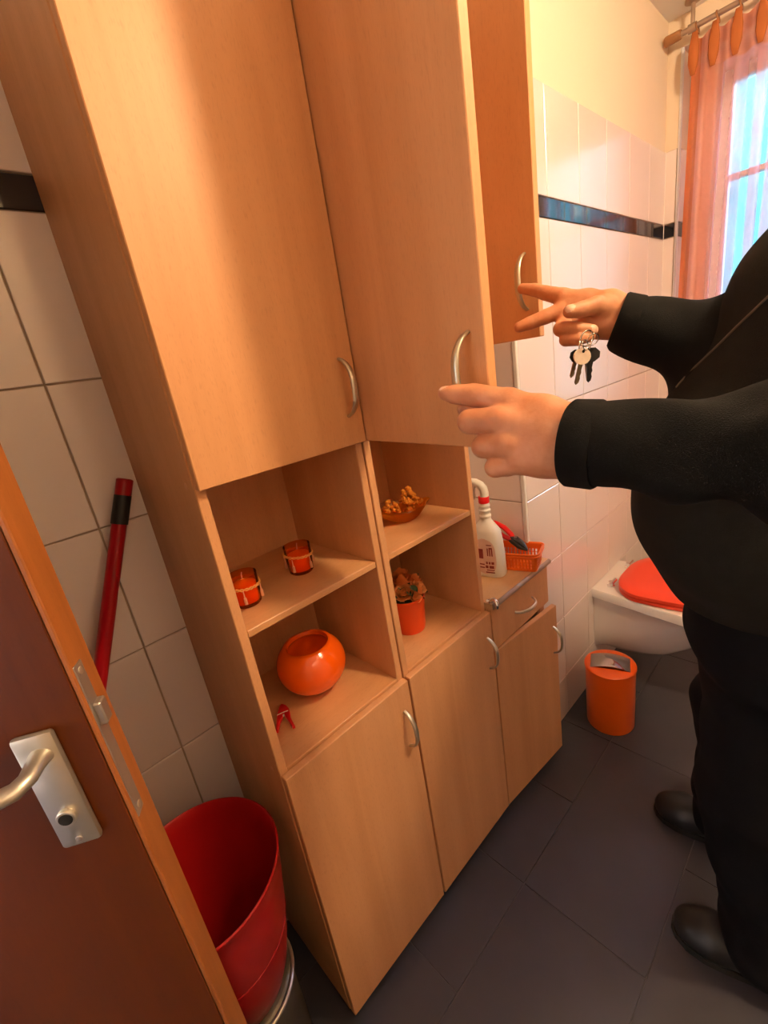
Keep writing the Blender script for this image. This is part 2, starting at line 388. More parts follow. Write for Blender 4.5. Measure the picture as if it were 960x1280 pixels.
# boxed chase
b = NB(); box(b, XC, XR + .1, YC, YW + .1, -.003, ZTOP); wall_chase = struct('wall_chase', b, M_grout)
b = NB(); box(b, XC, XR + .1, YC - .0005, YW + .1, ZTOP, ZC_); mk('plaster', b, M_plaster, wall_chase)
wall_tiles(wall_chase, (0, YC, 0), (1, 0, 0), XC + .006, XR, [1.1345 + TW * i for i in range(0, 5)], rows, border=[1.2326 + .1497 * i for i in range(-2, 7)])
wall_tiles(wall_chase, (XC, 0, 0), (0, -1, 0), -YW, -YC - .006, [-YC - .2021], rows, border=[-.2], skip=lambda u, z: z < .7)
b = NB(); box(b, XC - .0065, XC + .0055, YC - .0065, YC + .0055, 0, ZTOP, .002); struct('trim_1', b, M_trimw)
b = NB(); box(b, XR - .006, XR - .0005, YC - .006, YC - .0005, 0, ZTOP, .0015); struct('trim_2', b, M_trimw)
# window wall with a reveal
WY0, WY1, WZ0, WZ1 = -1.20, 0.0, 0.92, 2.30
WD = 0.16
b = NB()
box(b, XR, XR + WD + .06, WY1, YC, -.003, ZTOP); box(b, XR, XR + WD + .06, YR - .1, WY0, -.003, ZTOP)
box(b, XR, XR + WD + .06, WY0, WY1, -.003, WZ0)
wall_back = struct('wall_back', b, M_grout)
b = NB(); box(b, XR - .0004, XR + WD + .06, WY1 - .0004, YC, ZTOP, ZC_); box(b, XR - .0004, XR + WD + .06, YR - .1, WY0, ZTOP, ZC_); box(b, XR - .0004, XR + WD + .06, WY0, WY1 - .0004, WZ1, ZC_)
mk('plaster', b, M_plaster, wall_back)
wall_tiles(wall_back, (XR, 0, 0), (0, -1, 0), -YC, 0.0 - .006, [-.006], rows, border=[-.006])
wall_tiles(wall_back, (XR, 0, 0), (0, -1, 0), .0, 1.2, [TW * i for i in range(1, 6)], [(z0, min(z1, WZ0)) for z0, z1 in rows if z0 < WZ0 - .02])
wall_tiles(wall_back, (XR, 0, 0), (0, -1, 0), 1.2, -YR, [], rows, border=[])
# tiled reveal side (faces the room, -y) with its black border tile
wall_tiles(wall_back, (0, 0.0, 0), (1, 0, 0), XR + .006, XR + WD - .055, [], [r for r in rows if r[0] > .9], border=[-9])
b = NB(); box(b, XR - .006, XR + .004, -.006, .004, 0.92, WZ1, .002); struct('trim_3', b, M_winframe)
b = NB(); box(b, XR - .03, XR + WD - .05, WY0, WY1, WZ0, WZ0 + .022, .004); struct('trim_4', b, M_winframe)
# opposite wall and door wall, outside the frame
b = NB(); box(b, XL - .1, XR + .2, YR - .1, YR, -.003, ZC_); struct('wall_right', b, M_plaster)
b = NB(); box(b, XL - .1, XL, YR - .1, -.62, -.003, ZC_); box(b, XL - .1, XL, .27, YW, -.003, ZC_); box(b, XL - .1, XL, -.62, .27, 2.03, ZC_); struct('wall_front', b, M_plaster)
b = NB(); box(b, XL - .12, XL + .012, -.66, -.60, 0, 2.05, .003); box(b, XL - .12, XL + .012, .262, .30, 0, 2.05, .003); box(b, XL - .12, XL + .012, -.66, .30, 2.01, 2.07, .003)
struct('door_frame', b, M_mahog)
b = NB(); box(b, XL - 1.3, XL - .1, -1.2, 1.2, -.06, -.003); struct('floor_hall', b, M_floor)
b = NB(); box(b, XL - 1.4, XL - 1.3, -1.2, 1.2, -.06, 2.5); box(b, XL - 1.3, XL - .1, -1.3, -1.2, -.06, 2.5); box(b, XL - 1.3, XL - .1, 1.2, 1.3, -.06, 2.5); box(b, XL - 1.4, XL - .1, -1.3, 1.3, 2.5, 2.56); struct('wall_hall', b, M_plaster)

# window
b = NB()
fx0, fx1 = XR + WD - .05, XR + WD
def fr(b, y0, y1, z0, z1, wd, x0=fx0, x1=fx1, bev=.004):
    box(b, x0, x1, y0, y0 + wd, z0, z1, bev); box(b, x0, x1, y1 - wd, y1, z0, z1, bev)
    box(b, x0, x1, y0 + wd, y1 - wd, z0, z0 + wd, bev); box(b, x0, x1, y0 + wd, y1 - wd, z1 - wd, z1, bev)
fr(b, WY0, WY1, WZ0 + .02, WZ1, .055)
window_1 = struct('window_1', b, M_winframe)
for (a, c) in ((-1.145, -.605), (-.595, -.055)):
    b = NB(); fr(b, a, c, WZ0 + .065, WZ1 - .055, .085, fx0 - .012, fx1 - .01); s = mk('window_sash', b, M_winframe, window_1)
    for za, zb in ((WZ0 + .115, 1.845), (1.865, WZ1 - .115)):
        b = NB(); box(b, fx0 + .010, fx0 + .016, a + .085, c - .085, za, zb); mk('pane', b, M_pane, s)
    b = NB(); box(b, fx0 - .008, fx1 - .015, a + .085, c - .085, 1.845, 1.865, .003); mk('glazing_bar', b, M_winframe, s)
b = NB(); box(b, fx0 - .05, fx0 - .012, -.612, -.588, 1.50, 1.53, .004); box(b, fx0 - .06, fx0 - .045, -.608, -.592, 1.40, 1.53, .004); mk('window_handle', b, M_lever, window_1)

# ------------------------------------------------------------------ entrance door leaf, standing open
DA = Vector((-0.2075, -0.1320)); ang = math.radians(-31)
dd = Vector((math.cos(ang), math.sin(ang)))          # toward the free edge
dn = Vector((-dd.y, dd.x))                           # toward the tiled wall
def DM(z=0.0, s=0.0, n=0.0):
    """local frame: x along the leaf toward free edge (0 at edge), y into leaf thickness, z up"""
    return Matrix(((dd.x, dn.x, 0, DA.x), (dd.y, dn.y, 0, DA.y), (0, 0, 1, 0), (0, 0, 0, 1))) @ Matrix.Translation((s, n, z))
LW_ = 0.80
b = NB(); box(b, -LW_, -.0062, 0.0, .040, .012, 2.0, .0012, 1, DM()); door_1 = struct('door_1', b, M_mahog)
b = NB(); box(b, -.006, .0, .0002, .0398, .012, 2.0, .0015, 1, DM()); mk('edge_lipping', b, M_lip, door_1)
b = NB(); box(b, -.0005, .0012, .0022, .0185, .965, 1.158, .0005, 1, DM()); lp = mk('lock_faceplate', b, M_steel, door_1)
b = NB(); box(b, .0, .008, .0055, .0195, 1.086, 1.112, .0015, 1, DM()); mk('latch_bolt', b, M_steel, lp)
for z in (1.150, .975):
    b = NB(); lathe(b, [(0, 0), (.004, 0), (.004, .0012), (0, .0018)], (0, 0, 0), 10, mtx=DM(z, .0010, .0103) @ Matrix.Rotation(PI / 2, 4, 'Y')); mk('screw', b, M_lever, lp)
# handle set: plate 52 x 160 mm, lever, round turn hole
PX0, PX1, PZ0, PZ1 = -.0715, -.0335, .9630, 1.1050
pm = DM()
b = NB(); box(b, PX0, PX1, -.009, -.0005, PZ0, PZ1, .004, 2, pm); plate = mk('handle_plate', b, M_lever, door_1, True, 40)
hx, hz = -.0500, 1.081
b = NB()
tube(b, [pm @ Vector(p) for p in ((hx, -.008, hz), (hx, -.022, hz), (hx, -.034, hz - .001), (hx - .006, -.045, hz - .002), (hx - .022, -.050, hz - .003), (hx - .05, -.051, hz - .004), (hx - .085, -.050, hz - .004), (hx - .125, -.046, hz - .003))],
     [.0115, .0092, .0090, .0095, .0100, .0100, .0098, .0090], 12, flat=.8)
mk('lever', b, M_lever, plate, True, 50)
b = NB(); lathe(b, [(0, 0), (.0095, 0), (.0095, .004), (.0085, .005), (.0062, .005), (.0062, .001), (0, .001)], (0, 0, 0), 20, mtx=pm @ Matrix.Translation((-.0525, -.0088, 1.0045)) @ Matrix.Rotation(PI / 2, 4, 'X')); mk('turn_rosette', b, M_lever, plate, True, 40)
b = NB(); lathe(b, [(0, 0), (.0066, 0), (.0066, .001), (0, .001)], (0, 0, 0), 20, mtx=pm @ Matrix.Translation((-.0525, -.0135, 1.0045)) @ Matrix.Rotation(PI / 2, 4, 'X')); mk('turn_hole', b, M_darkhole, plate)
b = NB(); lathe(b, [(0, 0), (.0035, 0), (.0032, .0012), (0, .0016)], (0, 0, 0), 10, mtx=pm @ Matrix.Translation((-.0525, -.0088, .9725)) @ Matrix.Rotation(PI / 2, 4, 'X')); mk('screw', b, M_steel, plate)

# ------------------------------------------------------------------ ceiling lamp (outside the frame, over the room)
lamp = thing('ceiling_lamp', 'round warm ceiling lamp above the room, outside the picture', 'lamp', (.66, -1.02, ZC_))
b = NB(); lathe(b, [(0, 0), (.075, 0), (.075, -.025), (.05, -.035), (0, -.035)], (.66, -1.02, ZC_), 32); mk('lamp_base', b, M_white, lamp, True, 40)
mL, nt, bs = new_mat('lamp_glow'); nt.nodes.remove(bs); em = nt.nodes.new('ShaderNodeEmission'); em.inputs[0].default_value = (*LAMP_COLOR, 1); em.inputs[1].default_value = LAMP_STRENGTH
nt.links.new(em.outputs[0], nt.nodes['Material Output'].inputs[0])
b = NB(); lathe(b, [(.03, -.034), (.055, -.05), (.066, -.085), (.060, -.120), (.038, -.145), (0, -.155)], (.66, -1.02, ZC_), 24); mk('glass_shade', b, mL, lamp, True)

# added fill tube, unseen on the opposite wall, brightening cabinet sides and left tiles
fill_lamp = thing('fill_tube', 'added fill light tube on the opposite wall, outside the picture', 'lamp', (-.35, YR + .04, 1.98))
b = NB(); box(b, -.71, .01, YR + .0005, YR + .03, 1.95, 2.01, .004); mk('lamp_base', b, M_white, fill_lamp)
mL2, nt, bs = new_mat('fill_tube_glow'); nt.nodes.remove(bs); em = nt.nodes.new('ShaderNodeEmission'); em.inputs[0].default_value = (1.0, 0.72, 0.46, 1); em.inputs[1].default_value = 12.0
nt.links.new(em.outputs[0], nt.nodes['Material Output'].inputs[0])
b = NB(); tube(b, [(-.69, YR + .055, 1.98), (-.01, YR + .055, 1.98)], .022, 14); mk('tube', b, mL2, fill_lamp, True, 50)

# ================================================================== CABINETS
def bow_handle(parent, p, out, along, mat=M_nickel, L=.096, proj=.028, name='handle'):
    """bow handle centred at p on a face with outward normal out, feet L apart along 'along'"""
    p = Vector(p); out = Vector(out).normalized(); al = Vector(along).normalized()
    b = NB(); pts = []; rad = []
    n = 18
    for i in range(n + 1):
        t = i / n; s = -1 + 2 * t
        h = proj * (1 - abs(s) ** 2.6) ** 0.75 if abs(s) < 1 else 0
        pts.append(p + al * (s * L / 2 * (1.0 + .06 * (1 - abs(s)))) + out * (h + .0008))
        rad.append(.0040 + .0022 * (1 - s * s))
    tube(b, pts, rad, 10, flat=.62, ref=out)
    return mk(name, b, mat, parent, True, 60)
def door_leaf(cab, x0, x1, z0, z1, hinge_x=None, hinge_y=0.016, angle=0.0, th=.016, handle=None, name='door', hy=None):
    """door whose outer face is y=0 when shut; rotated by angle about (hinge_x,hinge_y)"""
    wd = x1 - x0
    if hinge_x is None: hinge_x = x0
    # local: x from 0..wd along door, y 0..th into the cabinet
    ca, sa = math.cos(angle), math.sin(angle)
    Mx = Matrix(((ca, sa, 0, hinge_x), (-sa, ca, 0, hinge_y), (0, 0, 1, 0), (0, 0, 0, 1)))
    b = NB(); box(b, 0, wd, 0, th, z0, z1, .0013, 1, Mx)
    d = mk(name, b, M_beech, cab)
    if handle:
        s, zc = handle
        q = Mx @ Vector((s, 0, zc)); out = Mx.to_3x3() @ Vector((0, -1, 0))
        bow_handle(d, q, out, (0, 0, 1))
    return d, Mx
def feet(cab, xs_, ys_=(.03, .27)):
    for x in xs_:
        for y in ys_:
            b = NB(); box(b, x - .015, x + .015, y - .012, y + .012, 0.0, .006, .002); lathe(b, [(0, .006), (.010, .006), (.012, .040), (0, .040)], (x, y, 0), 10)
            mk('foot', b, M_foot, cab, False)
PT = .016
def tall_cab(x0, x1, label, door_angle, shelf_z=1.018):
    c = thing('tall_cabinet', label, 'cabinet', ((x0 + x1) / 2, .16, 0), 'beech bathroom cabinets')
    yb, yf = YW - .0045, .0168; zt = 1.985
    for a, e in ((x0, x0 + PT), (x1 - PT, x1)):
        b = NB(); box(b, a, e, yf, yb, .040, zt, .0014); sd = mk('side_panel', b, M_beech, c)
        if a == x0 and x0 < .1:
            for yy, zz in ((.045, 1.263), (.045, .728)):
                b = NB(); lathe(b, [(0, .0006), (.005, .0004), (.0055, -.0004)], (0, 0, 0), 14, mtx=Matrix.Translation((x0 - .0001, yy, zz)) @ Matrix.Rotation(-PI / 2, 4, 'Y')); mk('screw_cap', b, M_edge, sd)
    xi0, xi1 = x0 + PT, x1 - PT
    b = NB(); box(b, xi0, xi1, yb - .004, yb, .05, zt - .01); mk('back_panel', b, M_beech, c)
    for nm, za in (('bottom_panel', .042), ('niche_floor', .7185), ('niche_ceiling', 1.2605), ('top_panel', zt - PT)):
        b = NB(); box(b, xi0, xi1, yf + .0008, yb - .004, za, za + PT, .001); mk(nm, b, M_beech_x, c)
    b = NB(); box(b, xi0 + .0005, xi1 - .0005, yf + .002, yb - .005, shelf_z - PT * .82, shelf_z, .0012); mk('shelf', b, M_beech_x, c)
    feet(c, (x0 + .03, x1 - .03))
    door_leaf(c, x0 + .001, x1 - .001, .0405, .7298, x0 + .001, 0.0, 0.0, handle=(x1 - x0 - .027, .617), name='lower_door')
    if door_angle: door_leaf(c, 0, .312, 1.2585, 1.975, x0 - .0005, .0148, math.radians(door_angle), handle=(.312 - .026, 1.357), name='upper_door')
    else: door_leaf(c, x0 + .001, x1 - .001, 1.2585, 1.975, x0 + .001, 0.0, 0.0, handle=(x1 - x0 - .033, 1.357), name='upper_door')
    return c
tall_cab(0.0, .3165, 'tall beech cabinet nearest the room door, upper door shut, candles in its niche', 0)
tall_cab(.3205, .6375, 'tall beech cabinet with its upper door open, flower pot in its niche', 98.2)
# low cabinet with drawer
X3a, X3b = .6405, .9475
c3 = thing('low_cabinet', 'low beech cabinet with a drawer, spray bottle and basket on top', 'cabinet', (.79, .15, 0), 'beech bathroom cabinets')
yb = YW - .005
b = NB(); box(b, X3a, X3a + PT, .0168, yb, .040, .733, .0012); mk('side_panel', b, M_beech, c3)
b = NB(); box(b, .9185 - PT, .9175, .0168, yb, .040, .733, .0012); mk('side_panel', b, M_beech, c3)
b = NB(); box(b, .919, X3b - .001, .0168, .0415, .040, .733, .0012); mk('filler_panel', b, M_beech, c3)
b = NB(); box(b, X3a + PT, .9, yb - .004, yb, .05, .73); mk('back_panel', b, M_beech, c3)
b = NB(); box(b, X3a + PT, .9015, .018, yb - .005, .042, .058); mk('bottom_panel', b, M_beech_x, c3)
b = NB(); box(b, X3a + PT, .9015, .018, yb - .005, .588, .600); mk('drawer_rail', b, M_beech_x, c3)
# worktop, notched around the chase corner, rounded front edge
b = NB(); poly_prism(b, [(X3a, -.004), (X3b + .004, -.004), (X3b + .004, .0405), (.9165, .0405), (.9165, yb), (X3a, yb)], .7345, .7505)
mk('worktop', b, M_top, c3)
b = NB(); tube(b, [(X3a + .002, -.004, .7425), (X3b + .004, -.004, .7425)], .0082, 12); mk('worktop_edge', b, plain('rounded_grey_brown_edging', (0.30, 0.20, 0.14), 0.35), c3, True, 50)
b = NB(); box(b, X3a + .001, X3b - .001, 0.0, .016, .6045, .7315, .0013); dr = mk('drawer', b, M_beech, c3)
bow_handle(dr, (.800, 0, .668), (0, -1, 0), (1, 0, 0), plain('pale_satin_metal', (0.72, 0.62, 0.52), 0.3, metal=0.7))
door_leaf(c3, X3a + .001, X3b - .004, .0405, .6005, X3a + .001, 0.0, math.radians(5.0), handle=(.279, .487), name='lower_door')
feet(c3, (X3a + .03, .885))
# chrome hook on the worktop's front left corner
b = NB(); tube(b, [(.648, .006, .7515), (.650, .0, .7600), (.648, -.008, .7640), (.645, -.016, .7600), (.644, -.018, .750), (.645, -.0165, .742)], [.005, .0052, .0052, .005, .005, .0045], 10)
lathe(b, [(0, .0), (.010, .0), (.010, .004), (.006, .006), (0, .006)], (.651, .008, .7505), 16)
tag(mk('chrome_hook', b, M_chrome, c3, True, 50), label='chrome hook clamped on the worktop corner')
# shallow wall cabinet above it, its door standing open
cw = thing('wall_cabinet', 'shallow beech wall cabinet with open door in front of the pointing hand', 'cabinet', (.79, .2, 1.39), 'beech bathroom cabinets')
WZ_0, WZ_1 = 1.388, 1.985; wy0, wy1 = .1375, YW - .0045; WXa, WXb = .6405, .9185
for a, e in ((WXa, WXa + PT), (WXb - PT, WXb)):
    b = NB(); box(b, a, e, wy0, wy1, WZ_0, WZ_1, .0012); mk('side_panel', b, M_beech, cw)
for za in (WZ_0, 1.68, WZ_1 - PT):
    b = NB(); box(b, WXa + PT, WXb - PT, wy0 + .001, wy1 - .004, za, za + PT, .001); mk('shelf', b, M_beech_x, cw)
b = NB(); box(b, WXa + PT, WXb - PT, wy1 - .004, wy1, WZ_0, WZ_1); mk('back_panel', b, M_beech, cw)
door_leaf(cw, 0, .2985, 1.3875, 1.985, .6425, .1225, math.radians(91.0), handle=(.2985 - .024, 1.4875), name='cabinet_door')
# PARTX2
# ================================================================== THINGS ON THE SHELVES
SH1, SHB = 1.018, .7345
# --- candle glasses
def candle(loc, label, phase):
    x, y, z = loc
    c = thing('candle_glass', label, 'candle', loc, 'candles in the niche of the first tall cabinet')
    b = NB(); lathe(b, [(0, .0008), (.022, .0008), (.0245, .004), (.0262, .030), (.0268, .058), (.0258, .058), (.0252, .030), (.0235, .0075), (0, .0075)], loc, 32); mk('glass', b, M_redglass, c, True, 50)
    b = NB(); lathe(b, [(0, .0078), (.0232, .0078), (.0243, .036), (.021, .0395), (.010, .044), (.003, .048), (0, .0485)], loc, 28); cd = mk('candle', b, M_wax, c, True, 50)
    b = NB(); tube(b, [(x, y, z + .048), (x + .0005, y, z + .056), (x + .002, y, z + .061)], .0011, 6); mk('wick', b, M_tassel, cd)
    b = NB()
    for k in range(2):
        pts = []
        for i in range(90):
            a = 2 * PI * i / 90
            pts.append((x + (.0283 + .0006 * math.cos(22 * a + k * PI)) * math.cos(a), y + (.0283 + .0006 * math.cos(22 * a + k * PI)) * math.sin(a), z + .0405 + .0016 * math.sin(11 * a + k * PI) * 1.3 + .003 * math.cos(a + phase)))
        tube(b, pts, .0012, 5, closed=True)
    mk('braid', b, M_braid, c)
    for k in range(5):
        a = phase + 2 * PI * k / 5
        cx_, cy_ = x + .0294 * math.cos(a), y + .0294 * math.sin(a)
        b = NB(); tube(b, [(cx_, cy_, z + .038), (cx_, cy_, z + .026), (cx_, cy_, z + .024), (cx_, cy_, z + .012)], [.0009, .0012, .0026, .0030], 7)
        mk('tassel', b, M_tassel, c)
    return c
candle((.066, .107, SH1), 'candle in a red glass with gold braid, half hidden by the cabinet side', 4.2)
candle((.197, .128, SH1), 'candle in a red glass with gold braid, standing in the middle of the shelf', 3.7)
# --- ball shaped orange bowl, opening tilted a little forward
oc = Vector((.180, .150, SHB + .066))
R_ = .0755
prof = []
for i in range(25):
    a = -PI / 2 + (PI / 2 + math.radians(44)) * i / 24
    prof.append((max(0, R_ * math.cos(a)), .0655 * math.sin(a)))
ins = [(r * .80 if r else 0, z * .84 + .002) for r, z in prof]
rim = [(prof[-1][0] - .003, prof[-1][1] + .0030), (prof[-1][0] - .0085, prof[-1][1] + .0025)]
prof[0] = (0, prof[0][1])
full = [(0, -.0650), (.030, -.0650)] + [p for p in prof if p[0] > .032] + rim + [p for p in reversed(ins) if p[0] > .001] + [(0, ins[0][1])]
b = NB(); lathe(b, full, (0, 0, 0), 56, mtx=Matrix.Translation(oc))
tag(mk('round_bowl', b, M_orangeb, None, True, 60), 'glossy orange ball shaped bowl in the lower niche behind the red clothespin', 'bowl')
# --- red clothespin lying on the niche floor
pz = SHB + .0012
cp = thing('clothespin', 'red plastic clothespin lying open beside the orange bowl', 'clothespin', (.074, .12, SHB))
apex = Vector((.0935, .160))
for tip, nm in ((Vector((.0470, .1030)), 'leg'), (Vector((.0745, .0845)), 'leg')):
    d = (tip - apex); L_ = d.length; d.normalize(); nrm = Vector((-d.y, d.x))
    sgn = -1 if nm and tip.x < .06 else 1
    # outline of a clothespin half
    out = [(0, .002), (.008, .0065), (.022, .0085), (.036, .0078), (.050, .0055), (L_, .0030)]
    pts = []
    for s_, h_ in out: pts.append(apex + d * s_ + nrm * (h_ + .0012 * math.sin(s_ * 90)))
    for s_, h_ in reversed(out): pts.append(apex + d * s_ + nrm * (-h_ * .5))
    b = NB(); poly_prism(b, [(p.x, p.y) for p in pts], pz + .0, pz + .0085)
    bmesh.ops.recalc_face_normals(b, faces=b.faces)
    bmesh.ops.bevel(b, geom=[e for e in b.edges if abs(e.verts[0].co.z - e.verts[1].co.z) < 1e-5], offset=.0012, segments=1, affect='EDGES')
    mk(nm, b, M_redclip, cp)
b = NB(); m1 = apex + (Vector((.0625, .095)) - apex) * .42
for k in range(3): tube(b, [(m1.x + .0045 * math.cos(2 * PI * i / 16), m1.y + .0045 * math.sin(2 * PI * i / 16), pz + .004 + .0018 * k) for i in range(16)], .0008, 5, closed=True)
tube(b, [(m1.x - .011, m1.y + .004, pz + .0095), (m1.x, m1.y, pz + .0100), (m1.x + .011, m1.y - .004, pz + .0095)], .0009, 5)
mk('spring', b, M_steel, cp)
# --- amber glass dish with knobbly glass ornament
dsh = thing('amber_glass_dish', 'amber glass dish heaped with knobbly glass beads on the upper shelf', 'dish', (.503, .128, SH1))
b = NB(); cz = Vector((.503, .128, SH1)); da = math.radians(-22)
def dishf(u, v, inner):
    a = 2 * PI * u; r = .024 + .034 * v; h = .0012 + .030 * v ** 1.7
    r *= 1 + .05 * math.cos(8 * a) * v
    ex = 1.0 + .22 * (abs(math.cos(a)) ** 6) * v
    if inner: r -= .003; h += .003
    X = r * math.cos(a) * ex; Y = r * .68 * math.sin(a); hh = h + .008 * (abs(math.cos(a)) ** 6) * v
    return cz + Vector((X * math.cos(da) - Y * math.sin(da), X * math.sin(da) + Y * math.cos(da), hh))
grid_surf(b, lambda u, v: dishf(u, v, False), 48, 8, True); grid_surf(b, lambda u, v: dishf(u, v, True), 48, 8, True)
b.verts.ensure_lookup_table()
b2 = [bm_v for bm_v in b.verts]
n1 = 48 * 9
b.faces.new([b2[i * 9] for i in range(48)]); b.faces.new([b2[n1 + i * 9] for i in range(48)][::-1])
for i in range(48):
    j = (i + 1) % 48
    b.faces.new((b2[i * 9 + 8], b2[j * 9 + 8], b2[n1 + j * 9 + 8], b2[n1 + i * 9 + 8]))
bmesh.ops.recalc_face_normals(b, faces=b.faces)
mk('dish', b, M_amber, dsh, True, 60)
rnd = random.Random(3)
b = NB()
for cl, R0, n_ in (((-.032, .0, .044), .016, 26), ((.020, .002, .050), .018, 28), ((.002, -.002, .034), .024, 34), ((.016, .0, .070), .010, 12), ((.040, .0, .040), .011, 12)):
    for k in range(n_):
        v = Vector((rnd.gauss(0, 1), rnd.gauss(0, 1), rnd.gauss(0, 1))).normalized() * R0
        X, Y = cl[0] + v.x, cl[1] + v.y * .8
        p = cz + Vector((X * math.cos(da) - Y * math.sin(da), X * math.sin(da) + Y * math.cos(da), max(.012, cl[2] + v.z * .8)))
        bmesh.ops.create_icosphere(b, subdivisions=1, radius=rnd.uniform(.0045, .0075), matrix=Matrix.Translation(p))
tag(mk('glass_beads', b, M_bead, dsh), kind='stuff')
# --- flower pot with artificial roses
fp = Vector((.466, .128, SHB))
pot = thing('flower_pot', 'orange enamel pot of artificial peach roses in the lower niche', 'flowerpot', fp)
b = NB(); lathe(b, [(0, .0006), (.0375, .0006), (.0385, .003), (.0400, .012), (.0435, .060), (.0475, .088), (.0490, .096), (.0482, .0975), (.0468, .096), (.0415, .055), (.037, .01), (0, .010)], fp, 40)
mk('pot', b, M_orangepot, pot, True, 50)
b = NB(); lathe(b, [(0, .074), (.040, .074), (.040, .083), (.02, .088), (0, .088)], fp, 20); mk('moss', b, M_leaf, pot, True)
def rose(c, R0, mat, ax, seed):
    rn = random.Random(seed); b = NB()
    Mr = Vector((0, 0, 1)).rotation_difference(Vector(ax)).to_matrix().to_4x4()
    Mt = Matrix.Translation(c) @ Mr
    for ring, (n_, rr, hh, cup) in enumerate(((3, .30, .95, .10), (4, .52, .80, .22), (5, .78, .60, .38), (6, 1.0, .35, .55))):
        for k in range(n_):
            a0 = 2 * PI * k / n_ + ring * .7 + rn.uniform(-.1, .1); wdt = 2 * PI / n_ * .72
            def pf(u, v):
                a = a0 + (u - .5) * 2 * wdt
                edge = 1 - .35 * (abs(u - .5) * 2) ** 2.5
                z = -.45 + (hh + .45) * v * edge
                r = rr * (.35 + .65 * math.sin(min(1, v * 1.15) * PI / 2)) + cup * .35 * v ** 3
                r += .03 * math.sin(7 * u + k)
                return Mt @ Vector((r * math.cos(a) * R0, r * math.sin(a) * R0, z * R0))
            grid_surf(b, pf, 5, 5)
    bmesh.ops.recalc_face_normals(b, faces=b.faces)
    return mk('rose', b, mat, pot, True)
roses = [((-.024, -.018, .116), .021, M_petal2), ((.018, -.026, .112), .020, M_petal2), ((-.002, .004, .134), .022, M_petal), ((.034, .000, .120), .020, M_petal),
         ((-.034, .014, .118), .019, M_petal), ((.016, .026, .138), .019, M_petal), ((-.004, -.036, .100), .015, M_petal2), ((.002, .034, .118), .018, M_petal)]
for k, (p, r_, m_) in enumerate(roses):
    v = Vector(p); ax = Vector((v.x, v.y, .045)); rose(fp + v, r_, m_, ax.normalized(), k)
rl = random.Random(11)
for k in range(16):
    a = 2 * PI * k / 16 + rl.uniform(-.2, .2); r0 = rl.uniform(.022, .036); zz = rl.uniform(.092, .128); Lf = rl.uniform(.022, .030)
    base = fp + Vector((r0 * math.cos(a), r0 * math.sin(a), zz)); dr_ = Vector((math.cos(a), math.sin(a), rl.uniform(-.1, .7))).normalized(); sd_ = dr_.cross(Vector((0, 0, 1))).normalized(); upv = sd_.cross(dr_)
    b = NB()
    top = grid_surf(b, lambda u, v: base + dr_ * (Lf * u) + sd_ * ((v - .5) * Lf * .62 * math.sin(PI * min(1, u * .93 + .05)) ** .8) + upv * (-.006 * u * u + .004 * abs(v - .5) * 2 + .0003), 5, 4)
    mk('leaf', b, M_leaf, pot, True)
# ------------------------------------------------------------------ on the low cabinet
ZT = .7507
bc = Vector((.792, .098, ZT)); br_ = math.radians(8)
MB_ = Matrix.Translation(bc) @ Matrix.Rotation(br_, 4, 'Z')
spb = thing('spray_bottle', 'white spray bottle with a red collar beside the orange basket', 'bottle', bc)
def superring(z, ax, ay, n=2.6, cx_=0.0, cy_=0.0):
    R = []
    for k in range(32):
        a = 2 * PI * k / 32; c_, s_ = math.cos(a), math.sin(a)
        R.append(Vector((cx_ + ax * abs(c_) ** (2 / n) * (1 if c_ >= 0 else -1), cy_ + ay * abs(s_) ** (2 / n) * (1 if s_ >= 0 else -1), z)))
    return R
def loft(b, rings, mtx=None, cap=True):
    V = [[b.verts.new((mtx @ p) if mtx else p) for p in r] for r in rings]
    for A, B in zip(V[:-1], V[1:]):
        n = len(A)
        for k in range(n): b.faces.new((A[k], A[(k + 1) % n], B[(k + 1) % n], B[k]))
    if cap: b.faces.new(list(reversed(V[0]))); b.faces.new(V[-1])
    return V
b = NB()
loft(b, [superring(z, ax, ay, n) for z, ax, ay, n in ((.0, .026, .044, 3), (.002, .029, .047, 3), (.006, .030, .048, 3), (.060, .030, .0470, 3), (.110, .0285, .0430, 3), (.138, .0270, .0390, 3), (.146, .0250, .0345, 2.8),
     (.160, .0190, .0250, 2.4), (.170, .0150, .0175, 2.1), (.178, .0140, .0150, 2), (.180, .0165, .0168, 2), (.186, .0168, .0170, 2), (.188, .0145, .0148, 2), (.194, .0142, .0145, 2), (.196, .0162, .0164, 2), (.202, .0164, .0166, 2), (.204, .0140, .0142, 2), (.209, .0138, .0140, 2), (.211, .0155, .0157, 2), (.217, .0157, .0157, 2), (.219, .0135, .0135, 2), (.223, .0130, .0130, 2))], MB_)
mk('bottle', b, M_white, spb, True, 50)
b = NB(); loft(b, [superring(z, r_, r_, 2) for z, r_ in ((.2225, .0150), (.2245, .0158), (.2400, .0155), (.2415, .0140))], MB_); mk('collar', b, M_redclip, spb, True, 50)
b = NB()   # trigger head: rises then hooks over toward the cabinets' side (local +y)
tube(b, [MB_ @ Vector(p) for p in ((0, -.002, .2405), (0, -.0035, .252), (0, -.001, .264), (0, .007, .274), (0, .020, .281), (0, .036, .283), (0, .050, .281))], [.0125, .0125, .0125, .0120, .0110, .0100, .0090], 14)
hd_ = mk('trigger_head', b, M_white, spb, True, 50)
b = NB(); tube(b, [MB_ @ Vector(p) for p in ((0, .024, .272), (0, .030, .258), (0, .028, .240), (0, .033, .226))], [.0045, .0045, .0042, .0035], 8); mk('trigger', b, M_white, hd_, True)
b = NB(); tube(b, [MB_ @ Vector(p) for p in ((0, .049, .281), (0, .058, .280))], [.0075, .0070], 10); mk('nozzle', b, M_white, hd_, True, 40)
